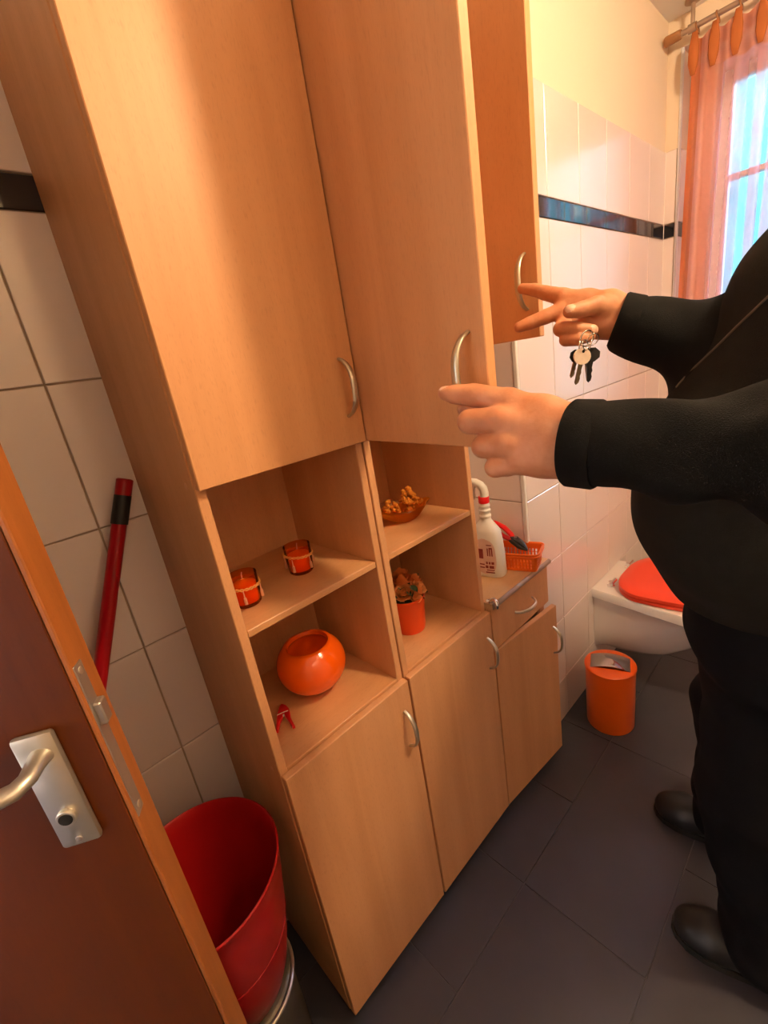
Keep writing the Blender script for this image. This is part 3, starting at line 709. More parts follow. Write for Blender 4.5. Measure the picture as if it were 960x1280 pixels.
# printed paper label on the side that looks to the room door
M_label = plain('pinkish_paper_label', (0.74, 0.52, 0.46), 0.45, noise=0.15, nscale=40)
M_ink = plain('dark_red_print', (0.26, 0.04, 0.04), 0.5)
def label_pt(s_, z_, off=.0006):   # s_ across (-1..1), on the -x side of the body
    ay = .0465 - .0035 * max(0, (z_ - .06) / .05); ax_ = .0300 - .0015 * max(0, (z_ - .06) / .05)
    y_ = s_ * ay; x_ = -ax_ * max(0.0, 1 - abs(s_) ** 3) ** (1 / 3) - off
    return MB_ @ Vector((x_, y_, z_))
b = NB(); grid_surf(b, lambda u, v: label_pt((u - .5) * 1.5 * math.sqrt(max(.02, 1 - (2 * v - 1) ** 4)), .012 + .110 * v), 14, 18); lb = mk('label', b, M_label, spb, True)
b = NB()
for (a0, a1, z0, z1) in ((-.62, -.05, .016, .020), (-.62, -.12, .024, .027), (-.60, -.30, .031, .040), (-.24, -.05, .031, .040), (-.62, -.45, .044, .052), (-.40, -.28, .044, .052), (-.22, -.10, .044, .052),
                         (-.58, -.50, .070, .094), (-.44, -.36, .070, .094), (-.30, -.22, .070, .094), (-.58, -.36, .092, .096), (-.55, -.20, .102, .105), (.0, .5, .03, .034), (.0, .5, .04, .044), (.05, .45, .06, .09)):
    grid_surf(b, lambda u, v: label_pt(a0 + (a1 - a0) * u, z0 + (z1 - z0) * v, .0010), 4, 1)
mk('print', b, M_ink, lb)
# --- orange basket
kc = Vector((.871, .057, ZT)); ka = math.radians(107)
kb = thing('plastic_basket', 'small orange slotted plastic basket on the low cabinet, shears inside', 'basket', kc)
MK = Matrix.Translation(kc) @ Matrix.Rotation(ka, 4, 'Z')
KL, KW, KH = .066, .037, .057
def rrect(hx_, hy_, r, z, n=5):
    P = []
    for cx_, cy_, a0 in ((hx_ - r, hy_ - r, 0), (-hx_ + r, hy_ - r, PI / 2), (-hx_ + r, -hy_ + r, PI), (hx_ - r, -hy_ + r, 3 * PI / 2)):
        for i in range(n + 1):
            a = a0 + PI / 2 * i / n; P.append(Vector((cx_ + r * math.cos(a), cy_ + r * math.sin(a), z)))
    return P
b = NB(); V = loft(b, [rrect(KL, KW, .012, .0004), rrect(KL, KW, .012, .0022)], MK); mk('base', b, M_basket, kb)
b = NB()
def kring(z):
    t_ = z / KH; return KL + .006 * t_, KW + .006 * t_
for z0, z1 in ((.002, .009), (.040, KH)):      # solid bands below and above the slots
    rr = []
    for z, o in ((z0, 0), (z1, 0), (z1, -.0018), (z0, -.0018)):
        hx_, hy_ = kring(z); rr.append(rrect(hx_ + o, hy_ + o, .012, z))
    loft(b, rr + [rr[0]], MK, False)
def wallpt(side, s_, z, o=0.0):
    hx_, hy_ = kring(z); hx_ += o; hy_ += o
    if side == 0: return MK @ Vector((s_, -hy_, z))
    if side == 1: return MK @ Vector((s_, hy_, z))
    if side == 2: return MK @ Vector((-hx_, s_, z))
    return MK @ Vector((hx_, s_, z))
for side, half in ((0, KL - .010), (1, KL - .010), (2, KW - .009), (3, KW - .009)):
    n_ = int(half * 2 / .0088)
    for i in range(n_ + 1):
        s_ = -half + 2 * half * i / n_
        wq = .0022
        q = [wallpt(side, s_ - wq, .008), wallpt(side, s_ + wq, .008), wallpt(side, s_ + wq, .041), wallpt(side, s_ - wq, .041)]
        q2 = [wallpt(side, s_ - wq, .008, -.0018), wallpt(side, s_ + wq, .008, -.0018), wallpt(side, s_ + wq, .041, -.0018), wallpt(side, s_ - wq, .041, -.0018)]
        va = [b.verts.new(p) for p in q]; vb = [b.verts.new(p) for p in q2]
        b.faces.new(va); b.faces.new(vb[::-1])
        for k in range(4): b.faces.new((va[k], va[(k + 1) % 4], vb[(k + 1) % 4], vb[k]))
    for zz in (.017, .0285):
        va = [b.verts.new(wallpt(side, sgn * half, zz + dz, o)) for sgn, dz, o in ((-1, 0, 0), (1, 0, 0), (1, .0022, 0), (-1, .0022, 0))]
        b.faces.new(va)
    # solid corners
for cs in range(4):
    for z0, z1 in ((.008, .041),):
        A = rrect(*kring(z0), .012, z0); Bq = rrect(*kring(z1), .012, z1)
        idx = [cs * 6 + i for i in range(6)]
        va = [b.verts.new(MK @ A[i]) for i in idx]; vb = [b.verts.new(MK @ Bq[i]) for i in idx]
        for k in range(5): b.faces.new((va[k], va[k + 1], vb[k + 1], vb[k]))
bmesh.ops.recalc_face_normals(b, faces=b.faces)
mk('slotted_wall', b, M_basket, kb)
b = NB()
hx_, hy_ = kring(KH)
for zz, o in ((KH, .004), (KH - .008, .0035)):
    tube(b, [MK @ p for p in rrect(hx_ + o - .001, hy_ + o - .001, .015, zz, 6)], .0028, 8, closed=True)
mk('rim', b, M_basket, kb, True)
# --- pruning shears lying in the basket, red grips up at the back
sh = thing('pruning_shears', 'red handled pruning shears with black blades lying in the orange basket', 'shears', (.883, .07, .80))
P0, P1, P2 = Vector((.890, .138, .856)), Vector((.884, .066, .826)), Vector((.869, .016, .808))
for k, o in enumerate((Vector((.006, .004, .012)), Vector((-.006, -.002, -.004)))):
    b = NB(); mid = (P0 + P1) / 2 + o * 1.4
    tube(b, [P1 + o * .3, P1 * .7 + mid * .3 + o * .4, mid, P0 * .6 + mid * .4 + o * .7, P0 + o * 1.2], [.0065, .0085, .0092, .0085, .0065], 10, flat=.75)
    mk('handle', b, M_redclip if k == 0 else plain('deep_red_rubber', (.42, .008, .01), .4), sh, True)
M_blade = plain('blackened_steel', (.035, .033, .030), .35, metal=.5)
for k, o in enumerate((Vector((.003, 0, .004)), Vector((-.004, .001, -.002)))):
    b = NB(); tube(b, [P1 + Vector((0, .012, .004)) + o, P1 + o, P1 * .45 + P2 * .55 + o * 1.3, P2 + o * .4], [.0085, .0135, .0105, .0020], 10, flat=.6)
    mk('blade', b, M_blade, sh, True)
b = NB(); lathe(b, [(0, -.007), (.0045, -.007), (.0045, .009), (0, .0095)], P1 + Vector((0, -.003, .003)), 12); mk('pivot_bolt', b, M_steel, sh)

# ================================================================== ON THE FLOOR
# --- oval orange waste bin with chrome swing flap
bn = Vector((1.192, -.092, 0)); RB = .0835
bin_ = thing('waste_bin', 'small orange waste bin with a chrome swing flap beside the toilet', 'bin', bn)
b = NB(); lathe(b, [(0, .0005), (.0785, .0005), (.080, .004), (.0825, .248), (.080, .248), (.0780, .006), (0, .006)], bn, 48); mk('body', b, M_orange, bin_, True, 50)
b = NB()   # lid ring with an opening for the flap
OH = .040
def lidz(x, y): return .2485 + .008 * max(0, 1 - (x * x + y * y) / RB ** 2) ** .5
out_, inn_ = [], []
nL = 64
for k in range(nL):
    a = 2 * PI * k / nL; c_, s_ = math.cos(a), math.sin(a)
    out_.append((RB * c_, RB * s_))
    f_ = min(OH / max(abs(c_ * math.cos(.35) + s_ * math.sin(.35)), 1e-3), .064 / max(abs(-c_ * math.sin(.35) + s_ * math.cos(.35)), 1e-3))
    inn_.append((f_ * c_, f_ * s_))
prev = None; rings = []
for z_, ps in ((.240, out_), (.250, [(x * 1.0, y * 1.0) for x, y in out_])):
    rings.append([b.verts.new((bn.x + x * 1.012, bn.y + y * 1.012, z_)) for x, y in ps])
for t_ in (.12, .4, .7, 1.0):
    rings.append([b.verts.new((bn.x + x0 * (1 - t_) + x1 * t_, bn.y + y0 * (1 - t_) + y1 * t_, lidz(x0 * (1 - t_) + x1 * t_, y0 * (1 - t_) + y1 * t_) + .003)) for (x0, y0), (x1, y1) in zip(out_, inn_)])
rings.append([b.verts.new((bn.x + x, bn.y + y, lidz(x, y) - .010)) for x, y in inn_])
for A, Bq in zip(rings[:-1], rings[1:]):
    for k in range(nL): b.faces.new((A[k], A[(k + 1) % nL], Bq[(k + 1) % nL], Bq[k]))
mk('lid', b, M_orange, bin_, True, 40)
b = NB()
def flap(u, v):
    x = (u - .5) * 2 * (OH - .0015); y = (v - .5) * 2 * .0632
    z = .2535 + .021 * (1 - (2 * v - 1) ** 2) * (1 - .35 * (2 * u - 1) ** 2)
    return Vector((bn.x + x * math.cos(.35) - y * math.sin(.35), bn.y + x * math.sin(.35) + y * math.cos(.35), z))
grid_surf(b, flap, 14, 22)
bmesh.ops.solidify(b, geom=b.faces[:], thickness=.0015)
bmesh.ops.recalc_face_normals(b, faces=b.faces)
mk('swing_flap', b, M_chrome, bin_, True, 40)
# --- red bucket standing on a round metal pedal bin behind the door
mbc = Vector((-.160, .0740, 0))
mb = thing('metal_bin', 'round metal bin with a shiny rim under the red bucket behind the door', 'bin', mbc)
M_binmetal = plain('olive_grey_lacquered_metal', (.105, .085, .060), .3, metal=.3)
b = NB(); lathe(b, [(0, .0), (.084, .0), (.088, .006), (.090, .28), (.093, .308), (.090, .312), (.084, .3155), (0, .3155)], mbc, 48); mk('body', b, M_binmetal, mb, True, 40)
b = NB(); tube(b, [mbc + Vector((.0945 * math.cos(2 * PI * i / 56), .0945 * math.sin(2 * PI * i / 56), .309)) for i in range(56)], .0042, 8, closed=True); mk('rim', b, M_lever, mb, True)
rb = thing('red_bucket', 'large red plastic bucket in the corner behind the open brown door', 'bucket', mbc + Vector((0, 0, .316)))
b = NB(); lathe(b, [(0, .3165), (.074, .3165), (.080, .319), (.095, .360), (.1085, .420), (.1215, .500), (.1325, .580), (.1350, .610), (.1385, .6165), (.1385, .6205), (.1360, .6215), (.1330, .6180), (.1290, .580), (.1180, .500), (.105, .420), (.0915, .360), (.076, .325), (0, .325)], mbc, 64)
mk('shell', b, M_red, rb, True, 60)
b = NB(); tube(b, [mbc + Vector((.1160 * math.cos(2 * PI * i / 56), .1160 * math.sin(2 * PI * i / 56), .465)) for i in range(56)], .0012, 5, closed=True); mk('moulded_ring', b, M_red, rb, True)
# --- red broom handle leaning in the corner
pt = Vector((-.0215, .2865, 1.262)); pb = Vector((-.172, .262, .935)); dirp = (pt - pb).normalized()
pole0 = pt - dirp * (pt.z - .055) / dirp.z
br = thing('broom', 'broom with a dark red handle leaning in the corner behind the door', 'broom', (pole0.x, pole0.y, 0))
b = NB(); tube(b, [pole0, pt - dirp * .078], .0125, 18); mk('pole', b, M_redpole, br, True, 50)
b = NB(); tube(b, [pt - dirp * .080, pt - dirp * .028], .0142, 18); tag(mk('grip_band', b, M_black, br, True, 50), label='black rubber band near the tip')
b = NB(); tube(b, [pt - dirp * .030, pt - dirp * .004, pt, pt + dirp * .002], [.0138, .0138, .0142, .0120], 18); mk('end_cap', b, M_redpole, br, True, 50)
b = NB(); box(b, pole0.x - .15, pole0.x + .15, pole0.y - .028, pole0.y + .028, .045, .085, .01, 2); mk('broom_head', b, M_redpole, br, True, 50)
b = NB()
for i in range(24):
    for j in range(4):
        x_ = pole0.x - .14 + .0122 * i; y_ = pole0.y - .021 + .014 * j
        box(b, x_ - .004, x_ + .004, y_ - .004, y_ + .004, .001, .046)
tag(mk('bristles', b, M_black, br), kind='stuff')

# ------------------------------------------------------------------ toilet
tx, ty = 1.515, YC - .0052
wc = thing('toilet', 'white wall hung toilet with a coral red lid beside the person', 'toilet', (tx, ty, .15))
def tring(z, hw_back, hw_mid, y_front, back=0.0, n=40, sq=.62):
    """outline: square at the wall, rounded at the front (toward -y)"""
    P = []; L_ = y_front
    for k in range(n + 1):
        t_ = k / n; a = -PI / 2 + PI * t_
        # front half-ellipse from right side to left
        yy = -(L_ - .20) - .20 * math.cos(a) if L_ > .2 else -L_ * math.cos(a)
        xx = hw_mid * abs(math.sin(a)) ** sq * (1 if a > 0 else -1)
        P.append(Vector((tx + xx, ty + yy, z)))
    nb = 8
    for k in range(1, nb): t_ = k / nb; P.append(Vector((tx + hw_mid * (1 - t_) + hw_back * t_, ty - (L_ - .2) * (1 - t_) * 1.0, z)))
    for k in range(0, nb + 1): P.append(Vector((tx + hw_back * (1 - 2 * k / nb), ty - back, z)))
    for k in range(1, nb): t_ = k / nb; P.append(Vector((tx - hw_back * (1 - t_) - hw_mid * t_, ty - (L_ - .2) * t_, z)))
    return P
b = NB()
loft(b, [tring(.150, .110, .080, .215), tring(.158, .122, .100, .235), tring(.185, .126, .118, .275), tring(.235, .128, .132, .335), tring(.300, .130, .145, .400), tring(.350, .130, .160, .460), tring(.385, .132, .174, .515), tring(.392, .135, .180, .530)])
bmesh.ops.recalc_face_normals(b, faces=b.faces)
mk('bowl', b, M_ceramic, wc, True, 55)
b = NB()
loft(b, [tring(.390, .138, .186, .535), tring(.394, .143, .191, .540), tring(.424, .145, .193, .542), tring(.430, .141, .189, .538)])
bmesh.ops.recalc_face_normals(b, faces=b.faces)
mk('rim_slab', b, M_ceramic, wc, True, 40)
def sring(z, hw, yb_, yf_, n=48):
    P = []
    ym = yb_ - hw * .55
    for k in range(n):
        a = 2 * PI * k / n; c_, s_ = math.cos(a), math.sin(a)
        if s_ >= 0: x_ = hw * .80 * abs(c_) ** .55 * (1 if c_ >= 0 else -1) if False else hw * (1 - .20 * s_) * abs(c_) ** .6 * (1 if c_ >= 0 else -1); y_ = ym + (yb_ - ym) * s_ ** .75
        else: x_ = hw * abs(c_) ** .85 * (1 if c_ >= 0 else -1); y_ = ym + (ym - yf_) * s_
        P.append(Vector((tx + x_, y_, z)))
    return P
ybk = ty - .075
b = NB(); loft(b, [sring(.4325, 0.166, ybk, ty - .535), sring(.434, 0.171, ybk + .003, ty - .540), sring(.444, 0.172, ybk + .003, ty - .541), sring(.449, 0.166, ybk, ty - .535)]); bmesh.ops.recalc_face_normals(b, faces=b.faces); mk('seat_ring', b, M_seat, wc, True, 50)
b = NB(); loft(b, [sring(.4505, 0.168, ybk, ty - .536), sring(.452, 0.174, ybk + .003, ty - .542), sring(.463, 0.174, ybk + .003, ty - .542), sring(.470, 0.164, ybk - .004, ty - .530), sring(.473, .13, ybk - .04, ty - .45)]); bmesh.ops.recalc_face_normals(b, faces=b.faces); mk('seat_lid', b, M_seat, wc, True, 50)
for sx_ in (-1, 1):
    b = NB(); hx2 = tx + sx_ * .092; hy2 = ybk + .022
    lathe(b, [(0, .4302), (.014, .4302), (.014, .436), (.009, .440), (.009, .452), (0, .454)], (hx2, hy2, 0), 16)
    tube(b, [(hx2 - .022, hy2 - .008, .452), (hx2 + .022, hy2 - .008, .452)], .0072, 12)
    mk('hinge', b, M_chrome, wc, True, 50)
b = NB(); lathe(b, [(0, 0), (.009, 0), (.008, .004), (0, .005)], (0, 0, 0), 14, mtx=Matrix.Translation((tx - .1305, ty - .06, .33)) @ Matrix.Rotation(-PI / 2, 4, 'Y')); mk('fixing_cap', b, M_white, wc)

# ================================================================== CURTAIN
RX, RZ = 2.060, 2.315
rod = thing('curtain_rod', 'curtain rod with a brown wooden end piece on a ceiling bracket', 'curtain rod', (RX, -.6, RZ))
b = NB(); tube(b, [(RX, .000, RZ), (RX, -1.235, RZ)], .0085, 14); mk('pole', b, M_rodm, rod, True, 50)
for y0, y1 in ((.0400, -.012), (-1.215, -1.275)):
    b = NB(); s_ = -1 if y1 < y0 else 1
    tube(b, [(RX, y0, RZ), (RX, y0 - .004, RZ), (RX, y0 - .05, RZ), (RX, y1, RZ)], [.0135, .016, .0145, .0125], 16); mk('end_piece', b, M_rodw, rod, True, 50)
for yy in (-.045, -1.16):
    b = NB(); lathe(b, [(0, 0), (.026, 0), (.026, -.008), (.012, -.014), (0, -.014)], (RX, yy, ZC_), 20); tube(b, [(RX, yy, ZC_ - .012), (RX, yy, RZ + .012)], .0065, 10); tube(b, [(RX, yy - .012, RZ), (RX, yy + .012, RZ)], .0135, 14)
    mk('ceiling_bracket', b, M_rodm, rod, True, 50)
ringY = [-.060, -.118, -.180, -.245, -.31, -.375, -.44, -.505, -.57, -.635, -.70, -.765, -.83, -.895, -.96, -1.025, -1.09, -1.14]
rg0 = None
for i, yy in enumerate(ringY):
    if rg0 is None:
        b = NB(); tube(b, [(RX + .0165 * math.cos(a) * 1.0, yy + .004 * math.sin(a), RZ - .008 + .0165 * math.sin(a)) for a in [2 * PI * k / 20 for k in range(20)]], .0028, 7, closed=True)
        rg0 = mk('ring', b, M_rodw, rod, True); r0y = yy
    else:
        o = rg0.copy(); COL.objects.link(o); o.location.y += yy - r0y
# cloth
CT, CB = RZ - .030, .62
cwd = 1.14
def cloth(u, v):
    y = -.050 - u * 1.09; z = CT - v * (CT - CB)
    ph = u * 1.09 / .0635 * 2 * PI
    amp = .013 + .010 * min(1, v * 3)
    x = RX + amp * math.sin(ph + .5 * math.sin(3.1 * u * 6) + v * .8) + .006 * math.sin(ph * .5 + 1.3 + 2 * v) * v
    y += .008 * math.cos(ph * .5) * min(1, v * 2) + .020 * v * (1 - u) ** 2
    z -= .012 * (0.5 - .5 * math.cos(ph)) * max(0, 1 - v * 8)
    return Vector((x - .002, y, z))
b = NB(); nu, nv = 340, 30
V = grid_surf(b, cloth, nu, nv)
uvl = b.loops.layers.uv.new('uv')
idx = {}
for i in range(nu + 1):
    for j in range(nv + 1): idx[V[i][j]] = (i / nu * cwd, j / nv * (CT - CB))
for f_ in b.faces:
    for l_ in f_.loops: l_[uvl].uv = idx[l_.vert]
cur = tag(mk('curtain', b, M_curtain, None, True), 'sheer orange curtain with pink stripes hanging in front of the window', 'curtain')

M_pleat = plain('orange_pleat_tape', (0.42, 0.12, 0.03), 0.8)
pl0 = None
for yy in ringY:
    if pl0 is None:
        b = NB(); tube(b, [(RX - .030, yy, CT + .004), (RX - .030, yy + .001, CT - .04), (RX - .028, yy + .002, CT - .08), (RX - .024, yy + .003, CT - .115)], [.008, .016, .016, .007], 10, flat=.25, ref=(1, 0, 0))
        pl0 = mk('pleat', b, M_pleat, cur, True)
    else:
        o = pl0.copy(); COL.objects.link(o); o.location.y += yy - r0y
# ================================================================== OUTSIDE THE WINDOW
b = NB(); box(b, 2.5, 14, -9, 7, -.9, -.85); struct('garden_lawn', b, M_grass)
def tree(x, y, h, r_, label, seed, n=700):
    t = thing('tree', label, 'tree', (x, y, -.85), 'trees in the garden beyond the window')
    rn = random.Random(seed)
    b = NB(); tube(b, [(x, y, -.85), (x + .05, y, h * .4), (x, y + .05, h * .9)], [.10, .07, .02], 8); mk('trunk', b, M_bark, t, True)
    b = NB()
    for k in range(n):
        zz = rn.uniform(.1, 1); a = rn.uniform(0, 2 * PI); rr = r_ * math.sqrt(rn.random()) * (1.05 - zz * .75)
        p = Vector((x + rr * math.cos(a), y + rr * math.sin(a), zz * h)); s_ = rn.uniform(.06, .13)
        e1 = Vector((rn.gauss(0, 1), rn.gauss(0, 1), rn.gauss(0, 1))).normalized(); e2 = e1.orthogonal().normalized()
        vs = [b.verts.new(p + e1 * s_), b.verts.new(p + e2 * s_ * .5), b.verts.new(p - e1 * s_), b.verts.new(p - e2 * s_ * .5)]
        b.faces.new(vs)
    tag(mk('foliage', b, M_hedge, t), kind='stuff')
b = NB()
def hedgef(u, v):
    y = -8 + 14 * u; z = -.85 + 4.6 * v
    return Vector((6.6 + .25 * math.sin(y * 2.1 + z) + .18 * math.sin(y * 5.3 - z * 3) + .5 * v * v, y, z + .25 * math.sin(y * 1.7) * v))
grid_surf(b, hedgef, 90, 30)
hg = thing('hedge', 'tall blue green hedge far behind the curtain and window', 'hedge', (6.6, -1, -.85))
mk('foliage', b, M_hedge, hg, True)
tree(5.2, -.55, 3.3, .8, 'slim garden tree left of the other beyond the window', 5, 420)
tree(5.4, -2.6, 3.6, .9, 'broad garden tree right of the other beyond the window', 6, 420)
# ================================================================== PERSON (implicit surfaces meshed with surface nets)
def smin(a, b, k):
    h = np.clip(.5 + .5 * (b - a) / k, 0, 1)
    return b + (a - b) * h - k * h * (1 - h)
def surface_nets(lo, hi, h, prims, extra=None):
    """prims: list of (pA,rA,pB,rB,k,(sx,sy,sz) or None); returns verts, quads"""
    lo = np.array(lo); hi = np.array(hi)
    n = np.ceil((hi - lo) / h).astype(int) + 1
    ax = [lo[i] + h * np.arange(n[i]) for i in range(3)]
    D = np.full(tuple(n), 1e3, np.float32)
    for (pa, ra, pb, rb, k, sc3) in prims:
        pa = np.array(pa, float); pb = np.array(pb, float); s3 = np.array(sc3 if sc3 else (1, 1, 1), float)
        mr = max(ra, rb) * s3 + k * 1.5 + 2 * h
        i0 = np.maximum(((np.minimum(pa, pb) - mr - lo) / h).astype(int), 0); i1 = np.minimum(((np.maximum(pa, pb) + mr - lo) / h).astype(int) + 2, n)
        if (i1 <= i0).any(): continue
        X = ax[0][i0[0]:i1[0]][:, None, None]; Y = ax[1][i0[1]:i1[1]][None, :, None]; Z = ax[2][i0[2]:i1[2]][None, None, :]
        a = pa / s3; b_ = pb / s3; ba = b_ - a; L2 = max(ba @ ba, 1e-12)
        dx, dy, dz = X / s3[0] - a[0], Y / s3[1] - a[1], Z / s3[2] - a[2]
        t = np.clip((dx * ba[0] + dy * ba[1] + dz * ba[2]) / L2, 0, 1)
        d = np.sqrt((dx - t * ba[0]) ** 2 + (dy - t * ba[1]) ** 2 + (dz - t * ba[2]) ** 2) - (ra + t * (rb - ra))
        d = (d * s3.min()).astype(np.float32)
        sl = tuple(slice(i0[i], i1[i]) for i in range(3))
        D[sl] = smin(D[sl], d, k)
    if extra is not None:
        X, Y, Z = np.meshgrid(*ax, indexing='ij'); D = extra(D, X, Y, Z)
    S = D < 0
    c = [S[i:n[0] - 1 + i, j:n[1] - 1 + j, k:n[2] - 1 + k] for i in (0, 1) for j in (0, 1) for k in (0, 1)]
    cnt = sum(x.astype(np.int8) for x in c); act = (cnt > 0) & (cnt < 8)
    idx = np.full(act.shape, -1, np.int64); ijk = np.argwhere(act); idx[act] = np.arange(len(ijk))
    acc = np.zeros((len(ijk), 3)); w_ = np.zeros(len(ijk))
    corners = [(i, j, k) for i in (0, 1) for j in (0, 1) for k in (0, 1)]
    for A in corners:
        for B in corners:
            if sum(abs(A[q] - B[q]) for q in range(3)) == 1 and A < B:
                da = D[ijk[:, 0] + A[0], ijk[:, 1] + A[1], ijk[:, 2] + A[2]]; db = D[ijk[:, 0] + B[0], ijk[:, 1] + B[1], ijk[:, 2] + B[2]]
                m_ = (da < 0) != (db < 0)
                t = np.where(m_, da / np.where(m_, da - db, 1), 0)
                for q in range(3): acc[:, q] += np.where(m_, A[q] + t * (B[q] - A[q]), 0)
                w_ += m_
    V = lo + h * (ijk + acc / w_[:, None])
    Q = []
    for ax_ in range(3):
        u, v = (ax_ + 1) % 3, (ax_ + 2) % 3
        sl0 = [slice(None)] * 3; sl1 = [slice(None)] * 3; sl0[ax_] = slice(0, -1); sl1[ax_] = slice(1, None)
        ch = S[tuple(sl0)] != S[tuple(sl1)]
        e = np.argwhere(ch); ok = (e[:, u] > 0) & (e[:, v] > 0) & (e[:, u] < n[u] - 1) & (e[:, v] < n[v] - 1); e = e[ok]
        ins = S[tuple(e.T)]
        def at(du, dv):
            q = e.copy(); q[:, u] -= du; q[:, v] -= dv; return idx[tuple(q.T)]
        q4 = np.stack([at(1, 1), at(0, 1), at(0, 0), at(1, 0)], 1)
        q4[~ins] = q4[~ins][:, ::-1]
        Q.append(q4)
    return V, np.concatenate(Q)
def relax(V, Q, it=1, lam=.5):
    for _ in range(it):
        acc = np.zeros_like(V); c = np.zeros(len(V))
        for a in range(4):
            i, j = Q[:, a], Q[:, (a + 1) % 4]
            np.add.at(acc, i, V[j]); np.add.at(acc, j, V[i]); np.add.at(c, i, 1); np.add.at(c, j, 1)
        V = V + lam * (acc / c[:, None] - V)
    return V
def np_obj(name, parts, mats, parent, nails=None):
    """parts: list of (V,Q); nails: list of (center, axis, half sizes) -> material 1"""
    off = 0; VV = []; QQ = []
    for V, Q in parts: VV.append(V); QQ.append(Q + off); off += len(V)
    V = np.concatenate(VV); Q = np.concatenate(QQ)
    V = V - np.array(wloc(parent))
    me = bpy.data.meshes.new(name); me.vertices.add(len(V)); me.vertices.foreach_set('co', V.astype(np.float32).ravel())
    me.loops.add(len(Q) * 4); me.loops.foreach_set('vertex_index', Q.astype(np.int32).ravel())
    me.polygons.add(len(Q)); me.polygons.foreach_set('loop_start', np.arange(len(Q), dtype=np.int32) * 4)
    me.polygons.foreach_set('loop_total', np.full(len(Q), 4, np.int32)); me.polygons.foreach_set('use_smooth', np.ones(len(Q), bool))
    me.update(calc_edges=True)
    for m_ in mats: me.materials.append(m_)
    if nails:
        C_ = V[Q].mean(1) + np.array(wloc(parent)); mi = np.zeros(len(Q), np.int32)
        for c0, ax_, nrm, L_, W_, T_ in nails:
            d = C_ - np.array(c0); ax_ = np.array(ax_) / np.linalg.norm(ax_); nrm = np.array(nrm, float); nrm -= ax_ * (nrm @ ax_); nrm /= np.linalg.norm(nrm); s_ = np.cross(ax_, nrm)
            mi[((d @ ax_ / L_) ** 2 + (d @ s_ / W_) ** 2 < 1) & (d @ nrm > T_)] = 1
        me.polygons.foreach_set('material_index', mi)
    me.validate()
    o = bpy.data.objects.new(name, me); COL.objects.link(o); o.parent = parent
    return o
fwd = np.array(Rw[2])                                    # photographer's viewing direction, used only to lay out which side of each hand faces him

person = thing('person', 'person in black sweater and trousers pointing at the open cabinet doors, holding keys', 'person', (.76, -.58, 0))
# ---- near (left) hand: back of the hand to the viewer, index pointing, other fingers folded
H1={'cuff':(0.2541,-0.4148,1.2727),'wi':(0.2655,-0.3990,1.2938),'wm1':(0.2613,-0.4006,1.2815),'wm2':(0.2559,-0.4025,1.2660),'wp':(0.2509,-0.4044,1.2513),'hi':(0.2603,-0.3726,1.3026),'hp':(0.2429,-0.3793,1.2578),'Im':(0.2552,-0.3328,1.3199),'Ip':(0.2456,-0.2916,1.3314),'Id':(0.2394,-0.2679,1.3350),'It':(0.2364,-0.2557,1.3378),'Mm':(0.2338,-0.3298,1.3028),'Mp':(0.2278,-0.2951,1.3030),'Md':(0.2593,-0.2920,1.2929),'Mt':(0.2753,-0.3056,1.2874),'Rm':(0.2303,-0.3400,1.2748),'Rp':(0.2256,-0.3127,1.2737),'Rd':(0.2567,-0.3094,1.2633),'Rt':(0.2716,-0.3202,1.2589),'Pm':(0.2341,-0.3525,1.2536),'Pp':(0.2244,-0.3276,1.2493),'Pd':(0.2520,-0.3261,1.2408),'Pt':(0.2678,-0.3341,1.2380),'T0':(0.2791,-0.3722,1.2928),'T1':(0.2836,-0.3245,1.3060),'T2':(0.2777,-0.2829,1.3129),'T3':(0.2653,-0.2607,1.3131),'K':(0.2258,-0.3324,1.3097)}
H1['fa'] = tuple(np.array(H1['cuff']) + np.array((.006, -.075, -.006)))
def P_(H, a, ra, c, rc, k=.004): return (H[a], ra, H[c], rc, k, None)
def hand_prims1(H):
    r = []
    r += [P_(H, 'fa', .036, 'wm1', .024, .010), P_(H, 'fa', .036, 'wm2', .024, .010)]
    r += [P_(H, 'wi', .019, 'Im', .0150, .012), P_(H, 'wm1', .021, 'Mm', .0155, .012), P_(H, 'wm2', .021, 'Rm', .0150, .012), P_(H, 'wp', .019, 'Pm', .0145, .012)]
    r += [P_(H, 'hi', .020, 'hp', .019, .012)]
    r += [P_(H, 'T0', .018, 'T1', .0135, .008)]
    r += [P_(H, 'Im', .0148, 'Ip', .0140, .0055), P_(H, 'Ip', .0136, 'Id', .0116, .002), P_(H, 'Id', .0114, 'It', .0088, .002)]
    r += [P_(H, 'Mm', .0150, 'Mp', .0150, .0018), P_(H, 'Mp', .0146, 'Md', .0128, .001), P_(H, 'Md', .0122, 'Mt', .0105, .002)]
    r += [P_(H, 'Rm', .0145, 'Rp', .0142, .0015), P_(H, 'Rp', .0136, 'Rd', .0120, .001), P_(H, 'Rd', .0115, 'Rt', .0100, .002)]
    r += [P_(H, 'Pm', .0135, 'Pp', .0126, .0015), P_(H, 'Pp', .0118, 'Pd', .0106, .001), P_(H, 'Pd', .0102, 'Pt', .0090, .002)]
    r += [P_(H, 'T1', .0125, 'T2', .0118, .003), P_(H, 'T2', .0116, 'T3', .0092, .003)]
    K = np.array(H['Mm']) - fwd * .0085; r += [(tuple(K), .0085, tuple(K), .0085, .010, None)]        # raised middle knuckle
    for q in ('Im', 'Rm', 'Pm'):
        K = np.array(H[q]) - fwd * .0070; r += [(tuple(K), .0078, tuple(K), .0078, .010, None)]
    return r
pr1 = hand_prims1(H1)
V1, Q1 = surface_nets((.17, -.53, 1.19), (.34, -.225, 1.37), .0019, pr1); V1 = relax(V1, Q1, 2)
